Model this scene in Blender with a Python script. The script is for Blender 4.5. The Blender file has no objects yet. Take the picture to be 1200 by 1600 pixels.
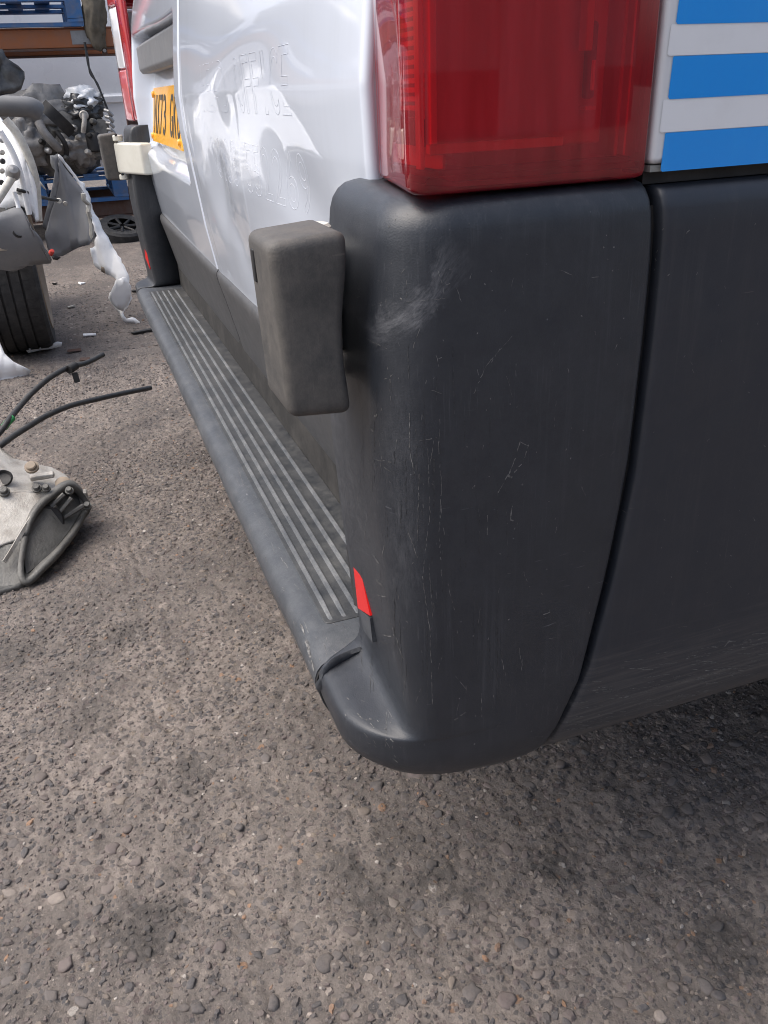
import bpy, bmesh, math, random
import numpy as np
from mathutils import Vector, Matrix
from mathutils.bvhtree import BVHTree

random.seed(7)
rng = np.random.default_rng(11)
SC = bpy.context.scene
COL = SC.collection

# ------------------------------------------------------------------ camera
CP = Vector((0.4466, -0.1396, 0.8758))
FW = Vector((-0.84268463, 0.28768436, -0.45510474)).normalized()
RT = Vector((0.34181321, 0.93894249, -0.03937923)).normalized()
UP = RT.cross(FW).normalized()
FPX = 1292.33
cd = bpy.data.cameras.new('camera'); cam = bpy.data.objects.new('camera', cd); COL.objects.link(cam)
cd.sensor_fit = 'VERTICAL'; cd.sensor_height = 36.0; cd.lens = FPX / 1600 * 36.0
cd.clip_start = 0.02; cd.clip_end = 500
M3 = Matrix((RT, UP, -FW)).transposed()
cam.matrix_world = Matrix.Translation(CP) @ M3.to_4x4()
SC.camera = cam

# ------------------------------------------------------------------ sky, sun, exposure (bright overcast)
SUN_EL, SUN_AZ = math.radians(60), math.radians(194)      # azimuth: clockwise from +Y
w = bpy.data.worlds.new('World'); SC.world = w; w.use_nodes = True
nt = w.node_tree; bg = nt.nodes['Background']
sky = nt.nodes.new('ShaderNodeTexSky'); sky.sky_type = 'NISHITA'; sky.sun_disc = False
sky.sun_elevation = SUN_EL; sky.sun_rotation = SUN_AZ
sky.air_density = 1.0; sky.dust_density = 5.0; sky.ozone_density = 1.0
hs = nt.nodes.new('ShaderNodeHueSaturation'); hs.inputs['Saturation'].default_value = 0.85
nt.links.new(sky.outputs[0], hs.inputs['Color']); nt.links.new(hs.outputs[0], bg.inputs['Color'])
bg.inputs['Strength'].default_value = 0.12
sl = bpy.data.lights.new('sun', 'SUN'); sun = bpy.data.objects.new('sun', sl); COL.objects.link(sun)
sl.energy = 1.4; sl.angle = math.radians(60); sl.color = (1.0, 0.975, 0.935)
sdir = Vector((math.sin(SUN_AZ) * math.cos(SUN_EL), math.cos(SUN_AZ) * math.cos(SUN_EL), math.sin(SUN_EL)))
sun.rotation_euler = (-sdir).to_track_quat('-Z', 'Y').to_euler(); sun.location = (0, -4, 6)
SC.view_settings.view_transform = 'Standard'; SC.view_settings.look = 'None'
SC.view_settings.exposure = 0.97; SC.view_settings.gamma = 1.0

SC.cycles.max_bounces = 7; SC.cycles.diffuse_bounces = 3; SC.cycles.glossy_bounces = 4; SC.cycles.transparent_max_bounces = 10
SC.cycles.use_adaptive_sampling = True; SC.cycles.adaptive_threshold = 0.01; SC.cycles.filter_width = 1.05; SC.cycles.use_denoising = True; SC.cycles.caustics_reflective = False; SC.cycles.caustics_refractive = False

# ------------------------------------------------------------------ helpers
def at(u, v, x=None, y=None, z=None):
    """a point of the photograph (1200x1600) on the plane x=.., y=.. or z=.."""
    d = FW + RT * ((u - 600) / FPX) + UP * ((800 - v) / FPX)
    if x is not None: t = (x - CP.x) / d.x
    elif y is not None: t = (y - CP.y) / d.y
    else: t = (z - CP.z) / d.z
    return CP + d * t

def empty(name, loc, label=None, cat=None, group=None, kind=None):
    o = bpy.data.objects.new(name, None); COL.objects.link(o); o.location = loc
    o.empty_display_size = 0.05
    tag(o, label, cat, group, kind); return o
def tag(o, label=None, cat=None, group=None, kind=None):
    if label: o['label'] = label
    if cat: o['category'] = cat
    if group: o['group'] = group
    if kind: o['kind'] = kind
    return o
def root_loc(p):
    l = Vector((0, 0, 0))
    while p is not None:
        if p.type == 'EMPTY': return Vector(p.location)
        p = p.parent
    return l
def link(name, me, mat=None, parent=None):
    o = bpy.data.objects.new(name, me); COL.objects.link(o)
    if mat is not None and not me.materials: me.materials.append(mat)
    if parent is not None:
        o.parent = parent
        if parent.type == 'EMPTY': o.matrix_parent_inverse = Matrix.Translation(-Vector(parent.location))
    return o
def mesh(name, V, F, mat=None, parent=None, smooth=False, bevel=0, seg=2, subsurf=0, angle=None):
    me = bpy.data.meshes.new(name)
    me.from_pydata([tuple(v) for v in V], [], [tuple(f) for f in F])
    me.validate()
    bm = bmesh.new(); bm.from_mesh(me); bmesh.ops.recalc_face_normals(bm, faces=bm.faces[:]); bm.to_mesh(me); bm.free()
    if smooth or bevel:
        me.polygons.foreach_set('use_smooth', [True] * len(me.polygons))
    o = link(name, me, mat, parent)
    if bevel:
        b = o.modifiers.new('b', 'BEVEL'); b.width = bevel; b.segments = seg; b.limit_method = 'ANGLE'; b.angle_limit = math.radians(35)
        b.harden_normals = True
    if subsurf:
        s = o.modifiers.new('s', 'SUBSURF'); s.levels = subsurf; s.render_levels = subsurf
    if angle is not None and not bevel:
        try: me.set_sharp_from_angle(angle=math.radians(angle))
        except Exception: pass
    return o
BF = [(0, 1, 3, 2), (4, 6, 7, 5), (0, 4, 5, 1), (2, 3, 7, 6), (0, 2, 6, 4), (1, 5, 7, 3)]
def box(name, a, b, mat, parent=None, bevel=0, seg=2, rot=None, jit=0):
    V = [Vector((x, y, z)) for x in (a[0], b[0]) for y in (a[1], b[1]) for z in (a[2], b[2])]
    if jit: V = [v + Vector([random.uniform(-jit, jit) for _ in range(3)]) for v in V]
    if rot is not None:
        c = (Vector(a) + Vector(b)) / 2; V = [c + rot @ (v - c) for v in V]
    return mesh(name, V, BF, mat, parent, bevel=bevel, seg=seg)
def grid_faces(nu, nv, closed_u=False):
    F = []
    for i in range(nu - (0 if closed_u else 1)):
        for j in range(nv - 1):
            a = i * nv + j; b = ((i + 1) % nu) * nv + j
            F.append((a, b, b + 1, a + 1))
    return F
def tube(name, pts, r, mat, parent=None, n=8, cap=True, rs=None):
    pts = [Vector(p) for p in pts]; V = []; F = []
    nrm = None
    for i, p in enumerate(pts):
        t = (pts[min(i + 1, len(pts) - 1)] - pts[max(i - 1, 0)]).normalized()
        if nrm is None: nrm = t.orthogonal().normalized()
        nrm = (nrm - t * nrm.dot(t)).normalized(); bn = t.cross(nrm)
        rr = rs[i] if rs else r
        for k in range(n):
            a = 2 * math.pi * k / n; V.append(p + (nrm * math.cos(a) + bn * math.sin(a)) * rr)
    F = []
    for i in range(len(pts) - 1):
        for k in range(n):
            F.append((i * n + k, i * n + (k + 1) % n, (i + 1) * n + (k + 1) % n, (i + 1) * n + k))
    if cap: F += [tuple(range(n - 1, -1, -1)), tuple((len(pts) - 1) * n + k for k in range(n))]
    return mesh(name, V, F, mat, parent, smooth=True, angle=50)
def curve_pts(P, n=12):
    """Catmull-Rom through points"""
    P = [Vector(p) for p in P]; Q = [P[0] * 2 - P[1]] + P + [P[-1] * 2 - P[-2]]; out = []
    for i in range(1, len(Q) - 2):
        for k in range(n):
            t = k / n; a, b, c, d = Q[i - 1], Q[i], Q[i + 1], Q[i + 2]
            out.append(0.5 * ((2 * b) + (c - a) * t + (2 * a - 5 * b + 4 * c - d) * t * t + (3 * b - a - 3 * c + d) * t ** 3))
    out.append(P[-1]); return out
def lathe(name, prof, center, axis, mat, parent=None, n=32, smooth=True, angle=40):
    """prof: (radius, along-axis) pairs"""
    axis = Vector(axis).normalized(); e1 = axis.orthogonal().normalized(); e2 = axis.cross(e1); C = Vector(center); V = []
    for k in range(n):
        a = 2 * math.pi * k / n; d = e1 * math.cos(a) + e2 * math.sin(a)
        for r, h in prof: V.append(C + d * r + axis * h)
    F = grid_faces(n, len(prof), True)
    return mesh(name, V, F, mat, parent, smooth=smooth, angle=angle)
def vnoise(x, y, z=0.0, seed=0):
    """smooth value noise on numpy arrays, about -1..1"""
    x = np.asarray(x, float); y = np.asarray(y, float); z = np.zeros_like(x) + z
    xi, yi, zi = np.floor(x), np.floor(y), np.floor(z); xf, yf, zf = x - xi, y - yi, z - zi
    u, v, q = xf * xf * (3 - 2 * xf), yf * yf * (3 - 2 * yf), zf * zf * (3 - 2 * zf)
    def h(a, b, c):
        n = (a.astype(np.int64) * 374761393 + b.astype(np.int64) * 668265263 + c.astype(np.int64) * 2147483647 + seed * 974634777) & 0x7fffffff
        n = ((n ^ (n >> 13)) * 1274126177) & 0x7fffffff
        return ((n ^ (n >> 16)) & 0xffff) / 32767.5 - 1
    L = lambda a, b, t: a + (b - a) * t
    r = []
    for c in (zi, zi + 1):
        r.append(L(L(h(xi, yi, c), h(xi + 1, yi, c), u), L(h(xi, yi + 1, c), h(xi + 1, yi + 1, c), u), v))
    return L(r[0], r[1], q)
def sheet(name, uv, x, mat, parent, thick=0.006, crumple=0.0, bulge=None, cuts=1, scale=8.0, rag=0.0):
    """a bent sheet: outline given as photo points, each at its own depth x (one number or a list), with real thickness"""
    xs = x if isinstance(x, (list, tuple)) else [x] * len(uv)
    P = [at(u, v, x=xx) for (u, v), xx in zip(uv, xs)]
    bm = bmesh.new(); f = bm.faces.new([bm.verts.new(p) for p in P])
    bmesh.ops.triangulate(bm, faces=[f])
    for _ in range(cuts):
        bmesh.ops.subdivide_edges(bm, edges=[e for e in bm.edges if e.calc_length() > 0.02], cuts=1, use_grid_fill=False)
        bmesh.ops.triangulate(bm, faces=bm.faces[:])
    for v in bm.verts:
        c = v.co
        if crumple:
            v.co.x += crumple * float(vnoise(np.array([c.y * scale]), np.array([c.z * scale]), 3.3, 5)[0]) + crumple * .5 * float(vnoise(np.array([c.y * scale * 2.7]), np.array([c.z * scale * 2.7]), 1.3, 9)[0])
        if bulge: v.co.x += bulge(c.y, c.z)
    if rag:
        for v in bm.verts:
            if v.is_boundary: v.co.y += random.uniform(-rag, rag); v.co.z += random.uniform(-rag, rag)
    me = bpy.data.meshes.new(name); bm.to_mesh(me); bm.free()
    me.polygons.foreach_set('use_smooth', [True] * len(me.polygons))
    o = link(name, me, mat, parent)
    s = o.modifiers.new('t', 'SOLIDIFY'); s.thickness = thick; s.offset = -1
    return o

# ------------------------------------------------------------------ material helpers
class NT:
    def __init__(self, name):
        self.m = bpy.data.materials.new(name); self.m.use_nodes = True
        self.t = self.m.node_tree; self.b = self.t.nodes['Principled BSDF']; self.o = self.t.nodes['Material Output']
        self._pos = None
    def n(self, typ, **kw):
        d = self.t.nodes.new(typ)
        for k, v in kw.items(): setattr(d, k, v)
        return d
    def l(self, a, b): self.t.links.new(a, b)
    def pos(self):
        if self._pos is None: self._pos = self.n('ShaderNodeNewGeometry').outputs['Position']
        return self._pos
    def map(self, scale=(1, 1, 1), rot=(0, 0, 0), loc=(0, 0, 0), src=None):
        m = self.n('ShaderNodeMapping'); m.inputs['Scale'].default_value = scale; m.inputs['Rotation'].default_value = rot; m.inputs['Location'].default_value = loc
        self.l(src or self.pos(), m.inputs['Vector']); return m.outputs[0]
    def noise(self, scale, detail=4, rough=.6, vec=None, dist=0):
        d = self.n('ShaderNodeTexNoise'); d.inputs['Scale'].default_value = scale; d.inputs['Detail'].default_value = detail
        d.inputs['Roughness'].default_value = rough; d.inputs['Distortion'].default_value = dist
        self.l(vec or self.pos(), d.inputs['Vector']); return d.outputs['Fac']
    def ramp(self, fac, a, b, va=0.0, vb=1.0):
        d = self.n('ShaderNodeMapRange'); d.inputs[1].default_value = a; d.inputs[2].default_value = b; d.inputs[3].default_value = va; d.inputs[4].default_value = vb
        self.l(fac, d.inputs[0]); return d.outputs[0]
    def math(self, op, a, b=None):
        d = self.n('ShaderNodeMath', operation=op)
        for i, q in enumerate((a, b)):
            if q is None: continue
            if isinstance(q, (int, float)): d.inputs[i].default_value = q
            else: self.l(q, d.inputs[i])
        return d.outputs[0]
    def mix(self, fac, a, b, blend='MIX'):
        d = self.n('ShaderNodeMix', data_type='RGBA', blend_type=blend)
        for s, q in ((d.inputs[0], fac), (d.inputs[6], a), (d.inputs[7], b)):
            if isinstance(q, (int, float)): s.default_value = q
            elif isinstance(q, tuple): s.default_value = (*q, 1) if len(q) == 3 else q
            else: self.l(q, s)
        return d.outputs[2]
    def bump(self, h, strength, dist=0.001, prev=None):
        d = self.n('ShaderNodeBump'); d.inputs['Strength'].default_value = strength; d.inputs['Distance'].default_value = dist
        self.l(h, d.inputs['Height'])
        if prev is not None: self.l(prev, d.inputs['Normal'])
        self.l(d.outputs[0], self.b.inputs['Normal']); return d.outputs[0]
    def col(self, q):
        if isinstance(q, tuple): self.b.inputs['Base Color'].default_value = (*q, 1)
        else: self.l(q, self.b.inputs['Base Color'])
    def set(self, **k):
        for n_, v in k.items():
            s = self.b.inputs[n_.replace('_', ' ')]
            if isinstance(v, (int, float, tuple)): s.default_value = v
            else: self.l(v, s)

def mat_simple(name, col, rough=.5, metal=0.0, dirt=(.12, .11, .10), amt=.35, sc=14, bump=.15, coat=0.0):
    t = NT(name); f = t.ramp(t.noise(sc, 6, .65), .42, .72, 0, amt)
    t.col(t.mix(f, col, dirt)); t.set(Metallic=metal, Roughness=t.ramp(t.noise(sc * 2.3, 4), .3, .7, max(0.02, rough - .08), min(1, rough + .12)))
    if coat: t.set(Coat_Weight=coat, Coat_Roughness=.06)
    if bump: t.bump(t.noise(sc * 9, 5), bump, .002)
    return t.m

def mat_plastic(name, base, dustc, rough, streak=.25, cloud=.2, speck=.5, grain=.06, low_dust=None, smears=()):
    """textured grey-black bumper plastic with rain streaks, dust clouds, specks and short scuffs"""
    t = NT(name)
    st = t.noise(1, 5, .7, t.map((150, 150, 5)))
    st = t.math('MULTIPLY', t.ramp(st, .52, .78), t.ramp(t.noise(7, 3), .40, .68, 0, streak))
    fine = t.math('MULTIPLY', t.ramp(t.noise(1, 3, .7, t.map((620, 620, 22))), .60, .74, 0, streak), t.ramp(t.noise(11, 3), .48, .62))
    cl = t.math('MULTIPLY', t.ramp(t.noise(38, 9, .8), .34, .80, 0, cloud), t.ramp(t.noise(5, 3), .25, .7, .5, 1.2))
    v = t.n('ShaderNodeTexVoronoi'); v.inputs['Scale'].default_value = 130; v.inputs['Randomness'].default_value = 1; t.l(t.pos(), v.inputs['Vector'])
    sp = t.math('MULTIPLY', t.ramp(v.outputs['Distance'], .10, .03), t.ramp(t.noise(60, 2), .60, .66, 0, speck))
    sc_ = t.math('MULTIPLY', t.ramp(t.noise(1, 2, .5, t.map((90, 30, 420), rot=(.5, .3, 0))), .70, .74, 0, speck), t.ramp(t.noise(9, 2), .55, .62))
    f = t.math('MAXIMUM', t.math('ADD', t.math('ADD', st, cl), fine), t.math('MAXIMUM', sp, sc_))
    if low_dust:                                  # road film kept on the lower edge, with ragged upper border
        z0, z1, a = low_dust
        sx = t.n('ShaderNodeSeparateXYZ'); t.l(t.pos(), sx.inputs[0])
        hz = t.math('ADD', sx.outputs[2], t.ramp(t.noise(1, 6, .75, t.map((40, 9, 160))), .3, .7, -.035, .035))
        sc2 = t.ramp(t.noise(1, 4, .7, t.map((60, 7, 420), rot=(-.06, 0, 0))), .40, .68, .25, 1)
        f = t.math('MAXIMUM', f, t.math('MULTIPLY', t.ramp(hz, z1, z0, 0, a), sc2))
    for (p, ang, ln, wd, am) in smears:           # rubbed pale marks: stretched noise inside a soft-edged strip in the y-z plane
        v_ = t.n('ShaderNodeVectorMath', operation='SUBTRACT'); t.l(t.pos(), v_.inputs[0]); v_.inputs[1].default_value = p
        m_ = t.map((1, 1, 1), rot=(ang, 0, 0), src=v_.outputs[0]); sp_ = t.n('ShaderNodeSeparateXYZ'); t.l(m_, sp_.inputs[0])
        al_ = t.math('ABSOLUTE', sp_.outputs[1]); cr_ = t.math('ABSOLUTE', t.math('ADD', sp_.outputs[2], t.ramp(t.noise(60, 4, .7), .3, .7, -.006, .006)))
        nz = t.ramp(t.noise(1, 6, .8, t.map((60, 90, 520), src=m_)), .40, .70)
        k_ = t.math('MULTIPLY', t.math('MULTIPLY', t.ramp(al_, ln, ln * .5), t.ramp(cr_, wd, wd * .2)), t.math('MULTIPLY', nz, am))
        f = t.math('ADD', f, k_)
    t.col(t.mix(f, base, dustc))
    t.set(Roughness=t.math('ADD', t.ramp(t.noise(30, 4), .3, .7, rough - .05, rough + .05), t.math('MULTIPLY', f, .35)), Specular_IOR_Level=.5)
    n1 = t.bump(t.noise(900, 2, .5), grain, .0006)
    t.bump(t.noise(24, 5, .6), .12, .002, n1)
    return t.m

M = {}
_p, _q = at(715, 408, x=.004), at(612, 548, x=.004); SMA = -math.atan2(_q.z - _p.z, _q.y - _p.y)
M['bumper'] = mat_plastic('bumper_plastic', (.0200, .0235, .0305), (.19, .193, .205), .43, .22, .10, .5, .28, smears=[(tuple(at(664, 478, x=.004)), SMA, .042, .011, .45), (tuple(at(645, 505, x=.004)), SMA + .25, .028, .006, .4), (tuple(at(690, 425, x=.004)), SMA - .35, .020, .006, .4), (tuple(at(640, 800, x=.004)), math.pi / 2, .10, .012, .20)])
M['skirt'] = mat_plastic('skirt_plastic', (.0185, .0225, .0315), (.21, .19, .17), .43, .12, .06, .5, low_dust=(.395, .485, .42))
M['step'] = mat_plastic('step_plastic', (.034, .039, .047), (.25, .254, .26), .42, .3, .34, .6, .45)
M['pad'] = mat_plastic('step_pad_plastic', (.016, .019, .024), (.28, .27, .25), .40, .2, .36, .6, .25)
M['rib'] = mat_plastic('step_rib_plastic', (.062, .069, .080), (.44, .435, .425), .34, .2, .60, .7, .3)
M['hinge_cover'] = mat_plastic('weathered_hinge_plastic', (.046, .046, .046), (.23, .205, .178), .58, .15, .50, .5, .3)
M['plinth'] = mat_plastic('door_plinth_plastic', (.045, .046, .050), (.20, .195, .185), .5, .35, .30, .4, .2)
M['far_bumper'] = mat_plastic('far_bumper_plastic', (.022, .025, .031), (.19, .185, .18), .42, .2, .2, .4)
M['black'] = mat_simple('black_rubber', (.012, .012, .013), .6, amt=.2)
M['under'] = mat_simple('underbody_black', (.02, .019, .018), .8, amt=.4)

t = NT('white_van_paint')
f = t.math('MULTIPLY', t.ramp(t.noise(1, 5, .7, t.map((26, 26, 4))), .50, .75, 0, .30), t.ramp(t.noise(5, 3), .35, .7))
t.col(t.mix(f, (.68, .73, .82), (.56, .60, .66)))
t.set(Roughness=.28, Coat_Weight=1.0, Coat_Roughness=t.ramp(t.noise(6, 4), .4, .7, .03, .10), Coat_IOR=1.5)
M['paint'] = t.m
t = NT('white_side_paint'); t.col(t.mix(t.ramp(t.noise(30, 6), .5, .8, 0, .15), (.70, .71, .73), (.5, .5, .5))); t.set(Roughness=.3, Coat_Weight=.6, Coat_Roughness=.08)
M['side'] = t.m
t = NT('blue_sticker'); t.col(t.mix(t.ramp(t.noise(1, 5, .7, t.map((60, 60, 9))), .5, .8, 0, .35), (.006, .29, .84), (.03, .36, .86))); t.set(Roughness=.28, Coat_Weight=.4, Coat_Roughness=.1)
M['blue_sticker'] = t.m
t = NT('white_sticker'); t.col(t.mix(t.ramp(t.noise(40, 6), .5, .8, 0, .25), (.80, .81, .83), (.62, .62, .63))); t.set(Roughness=.35)
M['white_sticker'] = t.m
M['sealant'] = mat_simple('grey_sealant', (.30, .30, .28), .6, amt=.4, sc=60)
M['residue'] = mat_simple('pale_glue_residue', (.76, .80, .88), .4, amt=.1, bump=0)
M['residue_dark'] = mat_simple('grey_letter_edge', (.55, .59, .67), .4, amt=.15, bump=0)

t = NT('red_lens')
tr = t.n('ShaderNodeBsdfTransparent'); tr.inputs[0].default_value = (1.0, .045, .06, 1)
df = t.n('ShaderNodeBsdfDiffuse'); df.inputs[0].default_value = (.88, .06, .085, 1)
gl = t.n('ShaderNodeBsdfGlossy'); gl.inputs[0].default_value = (1, 1, 1, 1); gl.inputs['Roughness'].default_value = .03
m1 = t.n('ShaderNodeMixShader'); t.l(t.ramp(t.noise(1, 5, .7, t.map((70, 70, 6))), .35, .75, .16, .32), m1.inputs[0]); t.l(tr.outputs[0], m1.inputs[1]); t.l(df.outputs[0], m1.inputs[2])
fr = t.n('ShaderNodeFresnel'); fr.inputs[0].default_value = 1.5
m2 = t.n('ShaderNodeMixShader'); t.l(fr.outputs[0], m2.inputs[0]); t.l(m1.outputs[0], m2.inputs[1]); t.l(gl.outputs[0], m2.inputs[2])
t.l(m2.outputs[0], t.o.inputs['Surface']); M['lens'] = t.m
def mat_plain(name, col, rough=.4, metal=0.0, coat=0.0):
    t = NT(name); f = t.ramp(t.noise(35, 4), .4, .75, 0, .18)
    t.col(t.mix(f, col, tuple(c * .6 for c in col))); t.set(Roughness=rough, Metallic=metal, Coat_Weight=coat); return t.m
M['lamp_back'] = mat_plain('lamp_back_red', (.62, .36, .36), .35)
M['lamp_bright'] = mat_plain('lamp_highlight_white', (1.0, 1.0, 1.0), .2, 0, 1)  # pure white, so the bars pass for highlights inside the lens
M['lamp_rib'] = mat_plain('lamp_reflector', (.85, .55, .55), .25, .3, .5)
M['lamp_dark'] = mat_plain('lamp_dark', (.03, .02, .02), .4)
M['lamp_chrome'] = mat_plain('lamp_chrome', (.8, .8, .8), .12, 1)
M['red_reflector'] = mat_plain('red_reflector', (.72, .012, .010), .35, 0, 0)
M['pink_lens'] = mat_plain('faded_red_lens', (.62, .13, .14), .15, 0, 1)
M['red_far'] = mat_plain('red_lamp_lens', (.50, .025, .035), .15, 0, 1)
M['clear_far'] = mat_plain('clear_lamp_lens', (.80, .81, .84), .1, 0, 1)
M['handle_trim'] = mat_plastic('faded_grey_trim', (.15, .155, .165), (.30, .29, .27), .5, .3, .3, .4)
M['plate'] = mat_simple('yellow_plate', (.85, .42, .02), .35, amt=.25, sc=22, dirt=(.75, .36, .10), coat=.3, bump=0)
M['plate_char'] = mat_simple('plate_black', (.03, .028, .025), .5, amt=.2)
M['cream'] = mat_simple('cream_white_paint', (.66, .65, .58), .4, amt=.25, sc=30, dirt=(.4, .38, .3), coat=.3)

# ================================================================== GROUND
STONE_COLS = [((.050, .050, .055), 28), ((.082, .074, .073), 26), ((.115, .090, .086), 24), ((.145, .120, .108), 14), ((.21, .17, .135), 7), ((.30, .255, .22), 3), ((.28, .155, .085), 1.6), ((.45, .41, .37), 1.2)]
def stains(t, c):
    # oil and tyre stains
    st = t.math('MULTIPLY', t.ramp(t.noise(3.1, 6, .65, t.map(loc=(4, 2, 0))), .60, .70), t.ramp(t.noise(40, 4), .3, .6))
    c = t.mix(t.math('MULTIPLY', st, .7), c, (.045, .042, .040))
    # the oily, gritty patches the yard shows near the van corner
    for (px, py, rad, am) in ((235, 1450, .060, .9), (300, 1205, .040, .75), (195, 990, .05, .6), (20, 1020, .07, .6), (860, 1350, .035, .8), (1130, 1480, .05, .6), (620, 1300, .05, .45), (140, 1120, .06, .4)):
        p = at(px, py, z=0)
        d = t.n('ShaderNodeVectorMath', operation='DISTANCE'); t.l(t.pos(), d.inputs[0]); d.inputs[1].default_value = p
        dd = t.math('ADD', d.outputs['Value'], t.ramp(t.noise(26, 6, .75), .25, .75, -.05, .05))
        c = t.mix(t.math('MULTIPLY', t.ramp(dd, rad, rad * .45), t.ramp(t.noise(70, 5, .7), .25, .6, .35 * am, am)), c, (.055, .050, .047))
    return c
def ground_material():
    t = NT('worn_aggregate_concrete')
    big = t.noise(2.2, 5, .6); mid = t.noise(14, 7, .72); fin = t.noise(90, 6, .7)
    c = t.mix(t.ramp(mid, .32, .68), (.104, .089, .080), (.300, .255, .224))
    c = t.mix(t.math('MULTIPLY', t.ramp(t.noise(33, 6, .75, t.map(loc=(7, 3, 0))), .54, .66), t.ramp(t.noise(120, 4, .7), .35, .6, .2, .8)), c, (.36, .305, .265))
    c = t.mix(t.ramp(big, .40, .62, 0, .65), c, (.078, .069, .065))
    # small aggregate
    for sc, lo, hi, am in ((62, .30, .05, .8), (135, .34, .08, .75)):
        v = t.n('ShaderNodeTexVoronoi'); v.inputs['Scale'].default_value = sc
        wv = t.n('ShaderNodeVectorMath', operation='ADD'); wn = t.n('ShaderNodeTexNoise'); wn.inputs['Scale'].default_value = sc * .9
        t.l(t.pos(), wn.inputs['Vector']); ws = t.n('ShaderNodeVectorMath', operation='SCALE'); ws.inputs['Scale'].default_value = .5 / sc
        t.l(wn.outputs['Color'], ws.inputs[0]); t.l(t.pos(), wv.inputs[0]); t.l(ws.outputs[0], wv.inputs[1]); t.l(wv.outputs[0], v.inputs['Vector'])
        cr = t.n('ShaderNodeValToRGB'); cr.color_ramp.interpolation = 'CONSTANT'
        el = cr.color_ramp.elements; tot = sum(k for _, k in STONE_COLS); acc = 0
        for i, (cc, k) in enumerate(STONE_COLS):
            e = el[i] if i < 2 else el.new(acc / tot)
            e.position = acc / tot; e.color = (*cc, 1); acc += k
        sx = t.n('ShaderNodeSeparateColor'); t.l(v.outputs['Color'], sx.inputs[0]); t.l(sx.outputs[0], cr.inputs[0])
        keep = t.ramp(sx.outputs[1], .35, .45)
        fc = t.math('MULTIPLY', t.math('MULTIPLY', t.ramp(v.outputs['Distance'], lo + .10, lo), keep), am)
        c = t.mix(fc, c, cr.outputs[0])
        if sc == 62: hgt = fc
        else: hgt2 = fc
    c = t.mix(t.ramp(fin, .35, .75, 0, .45), c, (.12, .108, .10))
    c = t.mix(t.ramp(t.noise(230, 4, .8), .54, .70, 0, .75), c, (.045, .040, .037))
    c = t.mix(t.ramp(t.noise(300, 3, .8, t.map(loc=(3, 9, 1))), .60, .72, 0, .6), c, (.42, .36, .30))
    c = stains(t, c)
    # crack
    t.col(c); t.set(Roughness=t.ramp(mid, .3, .7, .72, .95), Specular_IOR_Level=.3)
    n1 = t.bump(t.noise(420, 6, .75), .9, .0018)
    n2 = t.bump(t.math('ADD', hgt, t.math('MULTIPLY', hgt2, .5)), .55, .0022, n1)
    t.bump(t.noise(85, 6, .7), .6, .004, n2)
    return t.m
M['ground'] = ground_material()

def axis_coords(lo, hi, step, far_lo, far_hi):
    a = list(np.arange(lo, hi + 1e-9, step)); s = step; x = lo; left = []
    while x > far_lo: s *= 1.16; x -= s; left.append(x)
    s = step; x = hi; right = []
    while x < far_hi: s *= 1.16; x += s; right.append(x)
    return np.array(left[::-1] + a + right)
GX = axis_coords(-2.3, 0.35, .0042, -120, 80); GY = axis_coords(-.62, .62, .0042, -80, 80)
def ground_h(X, Y):
    h = .0020 * vnoise(X * 55, Y * 55, seed=1) + 0.0019 * vnoise(X * 120, Y * 120, seed=2) + .0020 * vnoise(X * 240, Y * 240, seed=6) + .003 * vnoise(X * 9, Y * 9, seed=3) + .004 * vnoise(X * 2.3, Y * 2.3, seed=4)
    near = np.clip((X + 5) / 2.5, 0, 1) * np.clip((3 - np.abs(Y)) / 2, 0, 1)
    # thin crack running up the yard
    cx = -.16 + .02 * vnoise(X * 7, Y * 0 + 2, seed=12) + .006 * vnoise(X * 40, Y * 0, seed=13)
    ck = np.exp(-((Y - cx) / .0035) ** 2) * np.clip(vnoise(X * 3.1, X * 0 + 5, seed=15) * 2 + .3, 0, 1) * .004
    return h * near - ck * near
gx, gy = np.meshgrid(GX, GY, indexing='ij')
gz = ground_h(gx, gy)
nx, ny = len(GX), len(GY)
me = bpy.data.meshes.new('yard_ground')
me.vertices.add(nx * ny); me.vertices.foreach_set('co', np.stack([gx, gy, gz], -1).astype(np.float32).ravel())
ii, jj = np.meshgrid(np.arange(nx - 1), np.arange(ny - 1), indexing='ij'); a_ = (ii * ny + jj).ravel()
quad = np.stack([a_, a_ + ny, a_ + ny + 1, a_ + 1], -1).astype(np.int32)
me.loops.add(quad.size); me.loops.foreach_set('vertex_index', quad.ravel())
me.polygons.add(len(quad)); me.polygons.foreach_set('loop_start', np.arange(0, quad.size, 4, dtype=np.int32)); me.polygons.foreach_set('loop_total', np.full(len(quad), 4, np.int32))
me.polygons.foreach_set('use_smooth', np.ones(len(quad), bool)); me.update()
ground = link('ground', me, M['ground']); tag(ground, 'worn grey exposed-aggregate concrete of the yard', 'ground', kind='structure')

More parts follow.
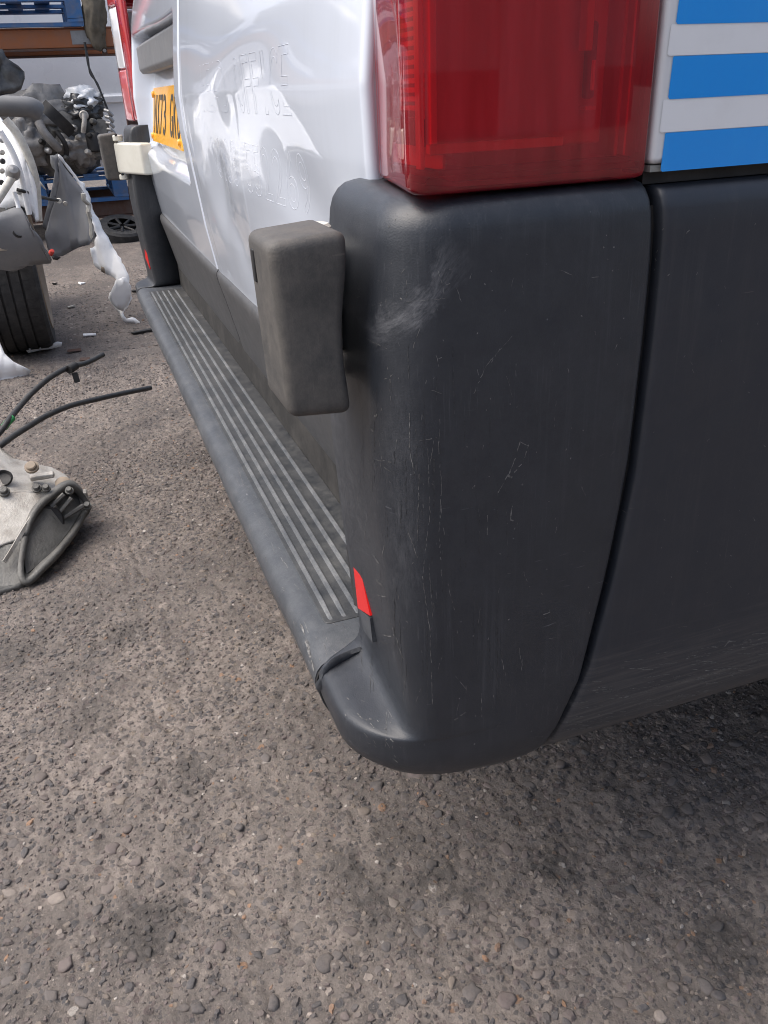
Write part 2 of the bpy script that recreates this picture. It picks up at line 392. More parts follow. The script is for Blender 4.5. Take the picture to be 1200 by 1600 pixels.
# stones: rounded dome templates
def stone_material():
    t = NT('aggregate_stone'); at_ = t.n('ShaderNodeAttribute', attribute_name='tint')
    dust = t.ramp(t.noise(60, 7, .75), .36, .66, .04, .72)
    c = t.mix(t.ramp(t.noise(420, 3), .3, .7, 0, .35), at_.outputs['Color'], (.13, .12, .115))
    t.col(stains(t, t.mix(dust, c, (.156, .132, .118)))); t.set(Roughness=.75, Specular_IOR_Level=.35)
    t.bump(t.noise(380, 5, .75), .7, .0012); return t.m
M['stone'] = stone_material()
def stone_template(n, rings):
    V = [(0, 0, 1.0)]; F = []
    for r, z in rings: V += [(r * math.cos(2 * math.pi * k / n), r * math.sin(2 * math.pi * k / n), z) for k in range(n)]
    for k in range(n): F.append((0, 1 + k, 1 + (k + 1) % n))
    for q in range(len(rings) - 1):
        for k in range(n):
            a0, a1 = 1 + q * n + k, 1 + q * n + (k + 1) % n; b0, b1 = a0 + n, a1 + n
            F += [(a0, b0, a1), (a1, b0, b1)]
    return np.array(V), np.array(F), n, len(rings)
T_BIG = stone_template(9, [(.55, .97), (.86, .70), (1.0, -.1), (1.0, -.9)])
T_SM = stone_template(6, [(.62, .90), (1.0, -.7)])
pal = np.array([c for c, _ in STONE_COLS]); pw = np.array([k for _, k in STONE_COLS], float); pw /= pw.sum()
def stones_mesh(name, cx, cy, r, h, small=False):
    tv, tf, ns, nr = T_SM if small else T_BIG
    n = len(cx); ang = rng.uniform(0, 6.283, n); el = rng.uniform(.55, 1.0, n); k = len(tv)
    out = rng.uniform(.68, 1.22, (n, ns)); rad = np.concatenate([np.ones((n, 1))] + [out * rng.uniform(.93, 1.07, (n, ns)) for _ in range(nr)], 1)
    V = np.repeat(tv[None], n, 0); V[:, :, :2] *= rad[:, :, None]
    V[:, :, 2] += rng.uniform(-.16, .16, (n, k)) * (V[:, :, 2] > 0)
    X = V[:, :, 0] * r[:, None]; Y = V[:, :, 1] * (r * el)[:, None]; Z = V[:, :, 2] * h[:, None]
    tx, ty = rng.uniform(-.13, .13, n)[:, None], rng.uniform(-.13, .13, n)[:, None]
    Z = Z + X * tx + Y * ty
    ca, sa = np.cos(ang)[:, None], np.sin(ang)[:, None]
    W = np.stack([cx[:, None] + X * ca - Y * sa, cy[:, None] + X * sa + Y * ca, (ground_h(cx, cy) - h * np.clip(vnoise(cx * 4.2, cy * 4.2, seed=61) * .9 + .25 * vnoise(cx * 17, cy * 17, seed=62), -.25, .8))[:, None] + Z], -1).reshape(-1, 3)
    Fc = (tf[None] + (np.arange(n) * k)[:, None, None]).reshape(-1, 3)
    me = bpy.data.meshes.new(name); me.vertices.add(len(W)); me.vertices.foreach_set('co', W.astype(np.float32).ravel())
    me.loops.add(Fc.size); me.loops.foreach_set('vertex_index', Fc.astype(np.int32).ravel())
    me.polygons.add(len(Fc)); me.polygons.foreach_set('loop_start', np.arange(0, Fc.size, 3, dtype=np.int32)); me.polygons.foreach_set('loop_total', np.full(len(Fc), 3, np.int32))
    me.polygons.foreach_set('use_smooth', np.full(len(Fc), not small))
    ci = rng.choice(len(pal), n, p=pw); cc = pal[ci] * rng.uniform(.75, 1.25, (n, 1))
    a = me.color_attributes.new('tint', 'FLOAT_COLOR', 'POINT')
    a.data.foreach_set('color', np.concatenate([np.repeat(cc, k, 0), np.ones((n * k, 1))], 1).astype(np.float32).ravel())
    me.update(); me.materials.append(M['stone']); return me
def visible_mask(x, y, m=110):
    d = np.stack([x - CP.x, y - CP.y, 0 * x - CP.z], -1); z = d @ np.array(FW)
    u = 600 + FPX * (d @ np.array(RT)) / z; v = 800 - FPX * (d @ np.array(UP)) / z
    return (z > .1) & (u > -m * 2) & (u < 1200 + m * 2) & (v > 350) & (v < 1600 + m)
def jgrid(step, x0, x1, y0, y1, j=.42):
    X, Y = np.meshgrid(np.arange(x0, x1, step), np.arange(y0, y1, step), indexing='ij')
    X = X.ravel() + rng.uniform(-j, j, X.size) * step; Y = Y.ravel() + rng.uniform(-j, j, Y.size) * step
    k = visible_mask(X, Y); return X[k], Y[k]
# 300 large ones, each a stone of its own
bx_, by_ = jgrid(.046, -1.6, .40, -.75, .75, .5)
pick = rng.permutation(len(bx_)); dist = np.hypot(bx_ - CP.x, by_ - CP.y); pick = sorted(pick, key=lambda i: dist[i] * rng.uniform(.8, 1.25))[:300]
bx_, by_ = bx_[pick], by_[pick]; br = .0060 + .0062 * rng.random(len(bx_)) ** 1.5
for i in range(len(bx_)):
    mm = stones_mesh('stone', bx_[i:i + 1], by_[i:i + 1], br[i:i + 1], br[i:i + 1] * .13 + .0010)
    link('stone', mm, None, ground)
def clear_of_big(x, y, r):
    k = np.ones(len(x), bool)
    for i in range(len(bx_)): k &= np.hypot(x - bx_[i], y - by_[i]) > br[i] * .9 + r * .8
    return k
sx_, sy_, sr_, sh_ = [], [], [], []
for step, rlo, rhi, x0, x1, pr in ((.0120, .0030, .0074, -2.8, .40, .95), (.0085, .0016, .0042, -1.9, .40, .70), (.024, .006, .011, -4.8, -2.9, .7)):
    x, y = jgrid(step, x0, x1, -1.2, 1.0); r = rlo + (rhi - rlo) * rng.random(len(x)) ** 1.6
    dens = vnoise(x * 5, y * 5, seed=21) * .5 + vnoise(x * 16, y * 16, seed=22) * .3 + pr
    k = (rng.random(len(x)) < dens) & clear_of_big(x, y, r)
    sx_.append(x[k]); sy_.append(y[k]); sr_.append(r[k])
sx_, sy_, sr_ = map(np.concatenate, (sx_, sy_, sr_)); sh_ = sr_ * rng.uniform(.08, .27, len(sr_)) + .0005
sm = link('aggregate', stones_mesh('aggregate', sx_, sy_, sr_, sh_, True), None, ground); sm['kind'] = 'stuff'

# ================================================================== THE VAN
van = empty('van', (-1.0, 2.4, 0), 'white panel van with black bumper corner, red tail light and ribbed rear step', 'van')
LP = lambda z, T: float(np.interp(z, [a for a, _ in T], [b for _, b in T]))
def SM(a, b, x):
    t = min(1, max(0, (x - a) / (b - a))); return t * t * (3 - 2 * t)
MIR = lambda p: Vector((-2.0 - p[0], p[1], p[2]))

# ---- bumper corner (pillar + foot), lofted from plan sections
GAP = [(.36, .140), (.392, .146), (.453, .170), (.545, .185), (.627, .194), (.728, .196), (.784, .196), (.83, .190)]
def pillar_section(z, inset=0.0):
    k = LP(z, [(.424, 0), (.4290, .06), (.4315, .20), (.4330, .55), (.4350, .80), (.4390, .92), (.4460, .985), (.456, 1)])                                       # 0 in the foot, 1 in the pillar
    yr = (-.0125) * (1 - k) + LP(z, [(.44, .030), (.55, .020), (.66, .015), (.75, .020), (.83, .030)]) * k
    rc = .074 * (1 - k) + LP(z, [(.43, .020), (.46, .022), (.52, .028), (.60, .034), (.83, .036)]) * k
    xs = LP(z, [(.36, -.030), (.372, -.012), (.385, -.004), (.41, .002), (.47, .003), (.70, .004), (.83, .002)])
    und = (1 - SM(.366, .404, z)) if z < .404 else 0
    yr += .030 * und
    xi = -.127 * (1 - k) + -.152 * k; ye = LP(z, GAP)
    yr += inset; xs -= inset; P = []
    P += [(xi, yr + .075), (xi, yr + .03), (xi + .001, yr + .008 * k + .004), (xi + .006, yr + .006 * k)]
    for i in range(1, 9):
        t = i / 9; x = (xi + .006) + (xs - rc - xi - .006) * t; P.append((x, yr + .006 * k * (1 - t)))
    for i in range(13):
        a = math.pi / 2 * i / 12; P.append((xs - rc + rc * math.sin(a), yr + rc - rc * math.cos(a)))
    y0 = yr + rc
    for i in range(1, 13):
        t = i / 12; P.append((xs + .003 * math.sin(math.pi * t), y0 + (ye - .003 - y0) * t))
    P += [(xs - .0012, ye - .0008), (xs - .004, ye), (xs - .025, ye + .001)]
    return P
def build_corner(mirror, mat, parent):
    zs = [(.3665, .030), (.3690, .016), (.3745, .007), (.382, .002)] + [(z, 0) for z in (.390, .398, .408, .416, .424, .4265, .4290, .4305, .4315, .4323, .4330, .4338, .4350, .4368, .4390, .442, .446, .451, .456, .465, .476, .485, .50, .53, .56, .60, .64, .68, .72, .75, .775, .792, .803)] + [(.810, .0015), (.8155, .005), (.819, .010), (.8205, .017), (.8208, .045)]
    V = []; n = 0
    for z, ins in zs:
        S = pillar_section(z, ins); n = len(S)
        for x, y in S:
            p = Vector((x, y, z)); V.append(MIR(p) if mirror else p)
    F = grid_faces(len(zs), n)
    o = mesh('bumper_corner', V, F, mat, parent, smooth=True)
    sl_ = o.modifiers.new('t', 'SOLIDIFY'); sl_.thickness = .003; sl_.offset = 1 if False else -1
    return o
corner = build_corner(False, M['bumper'], van); corner['label'] = 'scuffed dark grey bumper corner under the near tail light'
corner_far = build_corner(True, M['far_bumper'], van)

# ---- red reflectors set in the rear of the pillars
def reflector(mirror):
    P = [at(552, 876, y=.0285), at(567, 905, y=.0265), at(579, 962, y=.0262), at(560, 950, y=.030)]
    P = [Vector((p.x, p.y - .0005, p.z)) for p in P]; Q = [p + Vector((0, .012, 0)) for p in P]
    if mirror: P = [MIR(p) for p in P]; Q = [MIR(p) for p in Q]
    return mesh('reflector', P + Q, [(0, 1, 2, 3), (7, 6, 5, 4)] + [(i, (i + 1) % 4, 4 + (i + 1) % 4, 4 + i) for i in range(4)], M['red_reflector'], corner_far if mirror else corner)
reflector(False); reflector(True)
dk = [at(541, 852, y=.033), at(551, 878, y=.0305), at(560, 950, y=.0305), at(553, 945, y=.033)]
mesh('reflector_recess', dk + [p + Vector((0, .01, 0)) for p in dk], [(0, 1, 2, 3), (7, 6, 5, 4)] + [(i, (i + 1) % 4, 4 + (i + 1) % 4, 4 + i) for i in range(4)], M['black'], corner)

gk = [at(560, 950, y=.0300), at(578, 966, y=.0258), at(582, 1004, y=.0262), at(568, 985, y=.030)]
mesh('reflector_surround', gk + [p + Vector((0, .01, 0)) for p in gk], [(0, 1, 2, 3), (7, 6, 5, 4)] + [(i, (i + 1) % 4, 4 + (i + 1) % 4, 4 + i) for i in range(4)], M['step'], corner)

# ---- rear step
SX0, SX1 = -.1295, -1.8705
prof = [(.125, .4385), (.113, .4345), (.100, .4315), (.0135, .4312), (.0045, .4307), (-.0025, .4291), (-.0082, .4260), (-.0122, .4212), (-.0144, .4150), (-.0148, .4095), (-.0125, .3990), (-.0090, .3850), (-.0040, .3740), (.010, .3650), (.03, .364), (.06, .366), (.125, .380)]
NXS = 120; V = []
for i in range(NXS):
    x = SX0 + (SX1 - SX0) * i / (NXS - 1)
    for j, (y, z) in enumerate(prof):
        wob = .0010 * float(vnoise(np.array([x * 9]), np.array([j * .3]), seed=33)[0])
        V.append((x, y + wob * (j > 3), z + wob * .6))
F = grid_faces(NXS, len(prof)) + [tuple(range(len(prof) - 1, -1, -1)), tuple((NXS - 1) * len(prof) + k for k in range(len(prof)))]
step = mesh('rear_step', V, F, M['step'], van, smooth=True, angle=45)
def rounded_slab(name, x0, x1, y0, y1, z0, z1, r, mat, parent, n=5):
    P = []
    for cx, cy, a0 in ((x1 - r, y1 - r, 0), (x0 + r, y1 - r, 90), (x0 + r, y0 + r, 180), (x1 - r, y0 + r, 270)):
        for k in range(n + 1):
            a = math.radians(a0 + 90 * k / n); P.append((cx + r * math.cos(a), cy + r * math.sin(a)))
    m = len(P)
    c = (sum(p[0] for p in P) / m, sum(p[1] for p in P) / m); b = .0008
    ins = [(p[0] + (c[0] - p[0]) / abs(c[0] - p[0] + 1e-9) * 0 if False else p[0], p[1]) for p in P]
    V = [(x, y, z0) for x, y in P] + [(x, y, z1) for x, y in P]
    F = [tuple(range(m - 1, -1, -1)), tuple(range(m, 2 * m))] + [(i, (i + 1) % m, m + (i + 1) % m, m + i) for i in range(m)]
    return mesh(name, V, F, mat, parent, smooth=False, bevel=b, seg=2)
pad = rounded_slab('tread_pad', -1.806, -.181, .0118, .1000, .4290, .4322, .006, M['pad'], step)
for k, yy in enumerate((.0192, .0325, .0465, .0610, .0785)):
    wv = .0026
    x1 = -.186; x0 = -1.80; L = []
    for i in range(60):
        x = x1 + (x0 - x1) * i / 59
        for dy, dz in ((-wv, 0), (-wv * .5, .0030), (wv * .5, .0030), (wv, 0)): L.append((x, yy + dy, .4320 + dz - (.0028 if dz and i in (0, 59) else 0)))
    F = grid_faces(60, 4); mesh('tread_rib', L, F, M['rib'], step, smooth=True, angle=30)
# torn lip at the joint between step and corner
lip = curve_pts([at(566, 1017, z=.4335), at(545, 1025, z=.434), at(523, 1036, z=.434), at(509, 1052, z=.428), at(503, 1066, z=.420), at(496, 1077, z=.412)], 6)
V = []
for i, p in enumerate(lip):
    s = i / (len(lip) - 1); wd = .0034 * (1 - s * .5)
    V += [p + Vector((wd, -.0015, .0030)), p + Vector((wd * .2, -.0020, .0058)), p + Vector((-wd, -.001, .0022)), p + Vector((0, .001, -.0045))]
F = []
for i in range(len(lip) - 1):
    for k in range(4): F.append((i * 4 + k, i * 4 + (k + 1) % 4, (i + 1) * 4 + (k + 1) % 4, (i + 1) * 4 + k))
F += [(0, 1, 2, 3), tuple(len(V) - 4 + k for k in (3, 2, 1, 0))]
tl = mesh('torn_lip', V, F, M['step'], step, smooth=True, angle=60); tl['label'] = 'peeled plastic lip at the step joint'
# dark joint and bare damage beside it
mesh('joint_gap', [(-.1292, y, z) for y, z in [(p[0] + .001, p[1] - .001) for p in prof[2:14]]] + [(-.1268, y, z) for y, z in [(p[0] + .001, p[1] - .001) for p in prof[2:14]]], grid_faces(2, 12), M['black'], step)

# ---- side skirt with the gap to the corner piece
def skirt_x(z): return LP(z, [(.36, -.028), (.375, -.012), (.39, -.005), (.42, .0), (.50, .002), (.70, .003), (.83, .001)])
zs = [.362, .366, .373, .382, .392, .41, .43, .46, .50, .545, .59, .627, .68, .728, .76, .79, .803, .810, .8145, .8165, .8168]
ys = [0, .0012, .003, .006, .012, .03, .06, .1, .15, .2, .25, .3, .34, .38, .42]
def skirt_end(z): return .42
V = []
for z in zs:
    g = LP(z, GAP) + .0075; ins = {.362: .022, .366: .010, .373: .003, .810: .0018, .8145: .005, .8165: .011, .8168: .03}.get(z, 0)
    for k, t in enumerate(ys):
        x = skirt_x(z) - ins
        if k == 0: x -= .022
        if k == 1: x -= .0025
        if k == 2: x -= .0006
        y = g + t + (.0 if k else -.0003)
        if t > .3: y = min(y, .62)
        V.append((x, y, z))
skirt = mesh('side_skirt', V, grid_faces(len(zs), len(ys)), M['skirt'], van, smooth=True)
skirt.modifiers.new('t', 'SOLIDIFY').thickness = .003
V = []
for z in (.37, .40, .453, .545, .627, .728, .784, .805):
    g = LP(z, GAP)
    V += [(skirt_x(z) - .010, g - .01, z), (skirt_x(z) - .010, g + .02, z)]
mesh('gap_seal', V, [(2 * i, 2 * i + 1, 2 * i + 3, 2 * i + 2) for i in range(7)], M['black'], van)

# ---- body, side panel, stripes
box('body_shell', (-1.97, .135, .50), (-.034, 5.2, 2.35), M['side'], van, bevel=.03, seg=3)
box('underbody', (-1.93, .10, .40), (-.055, 5.1, .49), M['under'], van)
box('added_underside', (-1.88, .035, .3905), (-.06, .30, .3985), M['under'], van)  # unseen plate, added to deepen the shade under the van
lathe('added_spare_wheel', [(.0, .03), (.20, .03), (.22, .07), (.30, .075), (.33, .04), (.33, -.06), (.30, -.095), (.22, -.09), (.20, -.05), (.0, -.05)], (-1.0, .95, .32), (0, 0, 1), M['black'], van, n=36)  # not in view, added to darken the ground below
tube('added_exhaust', curve_pts([(-.42, .30, .33), (-.42, .8, .33), (-.50, 1.5, .34), (-.50, 3.2, .34)], 6), .032, M['under'], van, n=14)  # unseen pipe, added to block light under the van
box('rear_sill', (-1.86, .127, .39), (-.14, .16, .62), M['under'], van)
side = box('side_panel', (-.033, .1925, .8285), (-.0035, 5.2, 2.3), M['side'], van, bevel=.004, seg=2)
box('panel_seam', (-.030, .194, .8246), (-.0055, 1.2, .8283), M['sealant'], van)
box('panel_gap', (-.030, .194, .8172), (-.0120, 1.2, .8244), M['black'], van)
z_edges = [at(1050, v, x=-.003).z for v in (-60, -12, 38, 88, 155, 207, 267)]
cols = ['white_sticker', 'blue_sticker', 'white_sticker', 'blue_sticker', 'white_sticker', 'blue_sticker']
zz = z_edges[::-1]
for i in range(6):
    m = M[cols[5 - i]]; z0, z1 = zz[i], zz[i + 1]
    st_y = .1985 + (.0012 if i % 2 == 0 else -.0022)
    off = .0004 if i % 2 == 0 else .0002
    V = []
    for k in range(15):
        y = st_y + k * .08 if k else st_y
        j0 = .0006 * float(vnoise(np.array([z0 * 300]), np.array([y * 3]), seed=3)[0])
        V += [(-.0033 + off, y + .0012, z0 + (.0003 if i % 2 else 0)), (-.0033 + off, y, z0 + .0012), (-.0033 + off, y + (.0006 if k == 0 else 0), z1 - .0006), (-.0033 + off, y + .0012, z1)]
    mesh('stripe', V, grid_faces(15, 4), m, side)
# far-side panel
box('side_panel', (-1.9965, .1925, .8285), (-1.967, 5.2, 2.3), M['side'], van, bevel=.004)
# wheels of the van (behind the skirt)
def van_wheel(x, y):
    wv = lathe('wheel', [(.20, -.10), (.29, -.105), (.325, -.09), (.335, -.05), (.335, .05), (.325, .09), (.29, .105), (.20, .10)], (x, y, .335), (1, 0, 0), M['black'], van, n=40)
    lathe('rim', [(.0, -.06), (.06, -.07), (.17, -.05), (.20, -.09), (.20, .09), (.17, .05), (.06, .07), (.0, .06)], (x, y, .335), (1, 0, 0), M['lamp_chrome'], wv, n=32)
for x in (-.18, -1.82):
    for y in (1.05, 4.3): van_wheel(x, y)

# ---- rear doors with dents
PROF = [(.40, .112), (.44, .108), (.605, .082), (.685, .070), (.77, .062), (.83, .057), (.88, .056), (.94, .063), (1.0, .072), (1.1, .085), (1.4, .105), (2.25, .16)]
def door_y(x, z):
    x = np.asarray(x, float); z = np.asarray(z, float)
    y = np.interp(z, [a for a, _ in PROF], [b for _, b in PROF])
    y = y - .004 * (1 - ((x + 1) / .9) ** 2)
    # dents in the near door
    def g(cx, cz, sx, sz, a, rot=0.0):
        c, s = math.cos(rot), math.sin(rot); u = (x - cx) * c + (z - cz) * s; v = -(x - cx) * s + (z - cz) * c
        return a * np.exp(-(u / sx) ** 2 - (v / sz) ** 2)
    y = y + g(-.58, .86, .16, .050, .0075, .15) + g(-.34, .80, .12, .045, .006, -.3) + g(-.78, .77, .07, .05, .006, .6)
    y = y - g(-.48, .93, .22, .03, .003, .1) + g(-.70, .70, .10, .05, .004, -.4) - g(-.45, .71, .15, .03, .003)
    y = y + .0008 * vnoise(x * 6, z * 9, seed=41) * (x > -.98)
    y = y + .0003 * vnoise(x * 20, z * 26, seed=42) * ((x > -.95) & (x < -.6) & (z < .88))
    return y
def smooth01(a, b, x): t = np.clip((x - a) / (b - a), 0, 1); return t * t * (3 - 2 * t)
def far_recess(x, z):
    x = np.asarray(x, float); z = np.asarray(z, float)
    top = .990 + .012 * smooth01(-1.2, -1.8, x); bot = .755 + .02 * smooth01(-1.5, -1.9, x)
    fx = smooth01(-1.865, -1.835, x) * (1 - smooth01(-1.095, -1.065, x)); fz = smooth01(bot - .012, bot + .012, z) * (1 - smooth01(top - .01, top + .01, z))
    return (.030 + .022 * np.clip((z - .78) / .15, 0, 1)) * fx * fz
def door(x0, x1, far):
    xs = np.linspace(x0, x1, 190); zs = np.concatenate([np.linspace(.607, 1.12, 150), np.linspace(1.14, 2.25, 24)])
    X, Z = np.meshgrid(xs, zs, indexing='ij'); Y = door_y(X, Z)
    if far:
        Y = Y + far_recess(X, Z)
        Y = Y + .020 * np.exp(-((Z - 1.14) / .07) ** 2) * np.clip((-X - 1.10) / .2, 0, 1) * np.clip((X + 1.95) / .1, 0, 1)
    ed = np.minimum(X - min(x0, x1), max(x0, x1) - X); Y = Y + .006 * np.clip(1 - ed / .006, 0, 1) ** 2
    ed = Z - .607; Y = Y + .005 * np.clip(1 - ed / .006, 0, 1) ** 2
    V = np.stack([X, Y, Z], -1).reshape(-1, 3); o = mesh('door', V.tolist(), grid_faces(len(xs), len(zs)), M['paint'], van, smooth=True)
    s = o.modifiers.new('t', 'SOLIDIFY'); s.thickness = .02; s.offset = 1
    return o
near_door = door(-.128, -.9975, False); near_door['label'] = 'dented white door with ghost lettering'
far_door = door(-1.0025, -1.872, True); far_door['label'] = 'white door with number plate recess'
# solidify must grow inward (towards +Y)
for d in (near_door, far_door):
    n = d.data.polygons[5000].normal
    d.modifiers['t'].offset = -1 if n.y < 0 else 1

# door plinths
def plinth(x0, x1, d):
    pr = [(.118, .6165), (.0800, .6160), (.0755, .6145), (.0722, .6105), (.0712, .604), (.0722, .597), (.078, .575), (.084, .55), (.0955, .50), (.1055, .455), (.1095, .4395), (.125, .4370)]
    n = 40; V = []
    for i in range(n):
        t = i / (n - 1); x = x0 + (x1 - x0) * t; e = .0022 * (1 if i in (0, n - 1) else 0)
        for y, z in pr: V.append((x, y + e, z))
    return mesh('plinth', V, grid_faces(n, len(pr)) + [tuple(range(len(pr))), tuple((n - 1) * len(pr) + k for k in range(len(pr)))], M['plinth'], d, smooth=True, angle=50)
plinth(-.155, -.9972, near_door); plinth(-1.0028, -1.846, far_door)

# ---- hinges
def hinge(mirror):
    x1, x0, y0, y1, z0, z1 = -.0265, -.090, -.0375, .0030, .6935, .8015
    V = []; nz, ny = 12, 8
    bm = bmesh.new(); bmesh.ops.create_cube(bm, size=1)
    for v in bm.verts: v.co = Vector((x0 + (x1 - x0) * (v.co.x + .5), y0 + (y1 - y0) * (v.co.y + .5), z0 + (z1 - z0) * (v.co.z + .5)))
    bmesh.ops.subdivide_edges(bm, edges=[e for e in bm.edges if abs((e.verts[0].co - e.verts[1].co).z) > .02], cuts=9)
    vert_e = [e for e in bm.edges]
    bmesh.ops.bevel(bm, geom=[e for e in bm.edges if len(e.link_faces) == 2 and e.calc_face_angle(0) > .5], offset=.0062, segments=4, profile=.5, affect='EDGES')
    for v in bm.verts:
        t = (v.co.z - z0) / (z1 - z0); s = (v.co.y - y0) / (y1 - y0)
        v.co.y += s * (.0022 * math.cos(t * 5.6 + 1.0) + .002 * t)           # S-shaped inner edge
        v.co.y += (1 - s) * (-.0030 * t + .001)
        v.co.x += .0012 * math.sin(t * 9) * s
        v.co.z += .003 * (1 - t) * (1 - s) + .0035 * t * s
    me = bpy.data.meshes.new('hinge_cover')
    if mirror:
        for v in bm.verts: v.co = MIR(v.co)
        bmesh.ops.reverse_faces(bm, faces=bm.faces[:])
    bm.to_mesh(me); bm.free(); me.polygons.foreach_set('use_smooth', [True] * len(me.polygons))
    hc = link('hinge_cover', me, M['hinge_cover'], van)
    T = (lambda p: MIR(p)) if mirror else (lambda p: Vector(p))
    def bx(name, a, b, mat, bev):
        A, B = T(a), T(b); lo = [min(A[i], B[i]) for i in range(3)]; hi = [max(A[i], B[i]) for i in range(3)]
        return box(name, lo, hi, mat, hc, bevel=bev)
    # rim of the cover that clips to the pillar, and the slot in its rear face
    rim = []
    for k in range(13):
        t = k / 12; z = z0 + .006 + (z1 - z0 - .010) * t; y = y1 + .0035 * math.cos(t * 5.6 + 1.0) + .002 * t + .0012
        rim.append(T((x1 - .0045, y, z)))
    bx('slot', (-.078, -.0400, .772), (-.0715, -.0345, .792), M['black'], .001)
    # white painted hinge arm and knuckles reaching the door
    A8 = [T(p) for p in ((-.090, -.008, .7115), (-.215, .046, .7115), (-.215, .075, .7115), (-.090, .018, .7115), (-.090, -.008, .7835), (-.215, .046, .7835), (-.215, .075, .7835), (-.090, .018, .7835))]
    mesh('hinge_arm', A8, [(0, 1, 2, 3), (4, 5, 6, 7), (0, 1, 5, 4), (1, 2, 6, 5), (2, 3, 7, 6), (3, 0, 4, 7)], M['cream'], hc, bevel=.006, seg=3)
    for za, zb in ((.6965, .7095), (.786, .800)):
        lathe('hinge_knuckle', [(.0, 0), (.0105, 0), (.0125, .002), (.0125, zb - za - .002), (.0105, zb - za), (.0, zb - za)], T((-.099, .006, za)), (0, 0, 1), M['cream'], hc, n=20)
        if mirror: lathe('hinge_pin', [(.0, 0), (.0035, 0), (.0035, .004), (.0, .004)], T((-.108, .002, zb - .002)), (0, 0, 1), M['black'], hc, n=10)
    return hc
h1 = hinge(False); h1['label'] = 'dusty grey hinge cover beside the near bumper corner'
h2 = hinge(True)

# ---- near tail light
def lens_plan(r, ins):
    P = [(-.126, .085), (-.1255, .066 + ins), (-.120, .0612 + ins)]
    for i in range(1, 8):
        t = i / 8; P.append((-.120 + (.118 - r - ins) * t, .0612 + ins - .0215 * t))
    cx, cy = -.002 - r - ins, .0397 + r + ins
    for i in range(9):
        a = math.radians(-80 + 80 * i / 8); P.append((cx + r * math.cos(a), cy + r * math.sin(a)))
    for i in range(1, 10):
        t = i / 9; P.append((-.002 - ins + .0015 * math.sin(math.pi * t), cy + (.1865 - ins - cy) * t))
    P += [(-.004 - ins, .1888 - ins), (-.012, .1892 - ins), (-.034, .1892 - ins)]
    return P
tail = None
LZ = [(.8215, .010), (.8222, .003), (.8236, .0008), (.826, 0), (.84, 0), (.86, 0), (.90, 0), (.95, 0), (1.0, 0), (1.1, 0), (1.2, .002), (1.3, .006), (1.32, .02)]
V = []
for z, ins in LZ:
    S = lens_plan(.009, ins)
    for x, y in S: V.append((x, y, z))
lens = mesh('tail_light', V, grid_faces(len(LZ), len(S)), M['lens'], van, smooth=True); lens['label'] = 'red tail light lens above the near bumper corner'
# inside of the lamp
def lb(name, a, b, m, bev=.0006): return box(name, a, b, M[m], lens, bevel=bev)
lb('lamp_housing', (-.120, .093, .8245), (-.040, .186, 1.31), 'lamp_back')
lb('lamp_panel', (-.0400, .0580, .8420), (-.0180, .1660, 1.30), 'lamp_back', .002)
lb('lamp_base', (-.110, .066, .8275), (-.0080, .1850, .8312), 'lamp_dark')
lb('lamp_lip', (-.0160, .0560, .8312), (-.0070, .1800, .8345), 'lamp_dark')
lb('highlight_bar', (-.0110, .0500, .8425), (-.0048, .1330, .8480), 'lamp_bright', .001)  # bright bar in place of light reflected along the lens edge
lb('highlight_bar', (-.0170, .0520, .8425), (-.0085, .0565, 1.30), 'lamp_bright', .001)
lb('lamp_divider', (-.0185, .0470, .8350), (-.0120, .0500, 1.30), 'lamp_back')
for k in range(36):
    z = .8640 + k * .0046
    lb('reflector_rib', (-.062, .0545, z), (-.019, .0600, z + .0028), 'lamp_rib', .0004)
lb('rib_backing', (-.064, .0602, .8600), (-.019, .0640, 1.30), 'lamp_dark')
lb('rib_box', (-.066, .0530, .8460), (-.020, .0600, .8600), 'lamp_dark')
lb('rib_shelf', (-.100, .0640, .8330), (-.020, .0660, .8450), 'lamp_back')
lb('lamp_wedge', (-.090, .072, .8350), (-.062, .09, 1.30), 'lamp_back')
lb('highlight_bar', (-.0140, .1440, .8900), (-.0060, .1490, 1.30), 'lamp_bright', .001)
lb('lamp_dark_slot', (-.0180, .1500, .8660), (-.0115, .1560, .9050), 'lamp_dark', .002)  # narrow dark block inside the lamp
lb('lamp_chrome_bit', (-.0170, .1520, .8700), (-.0105, .1552, .8860), 'lamp_chrome', .001)
lb('lamp_edge', (-.040, .1690, .8350), (-.0080, .1715, 1.30), 'lamp_back')
lb('lamp_edge', (-.040, .1755, .8350), (-.0080, .1772, 1.30), 'lamp_bright')
lb('bulb_glint', (-.0180, .1495, .8600), (-.0110, .1570, .8625), 'lamp_bright')

# ---- far tail light (mirrored shape: red inner half, clear outer half)
def far_lens(name, z0, z1, ta, tb, mat):
    S = lens_plan(.012, 0); S = S[1:26]; n = len(S); sel = S[int(ta * (n - 1)):int(tb * (n - 1)) + 1]
    LZf = [(z0, .004), (z0 + .003, .001), (z0 + .006, 0), ((z0 + z1) / 2, 0), (z1 - .004, 0), (z1, .003)]; V = []
    for z, ins in LZf:
        for x, y in sel: V.append(MIR((x - ins, y + ins, z)))
    o = mesh(name, V, grid_faces(len(LZf), len(sel)), M[mat], van, smooth=True)
    o.modifiers.new('t', 'SOLIDIFY').thickness = .012
    return o
fl = far_lens('tail_light', .828, 1.30, 0, .20, 'red_far'); fl['label'] = 'red and clear tail light on the far side'
a_ = far_lens('lamp_segment', .828, .943, .19, 1, 'pink_lens'); b_ = far_lens('lamp_segment', .945, 1.075, .19, 1, 'clear_far'); c_ = far_lens('lamp_segment', 1.077, 1.30, .19, 1, 'red_far')
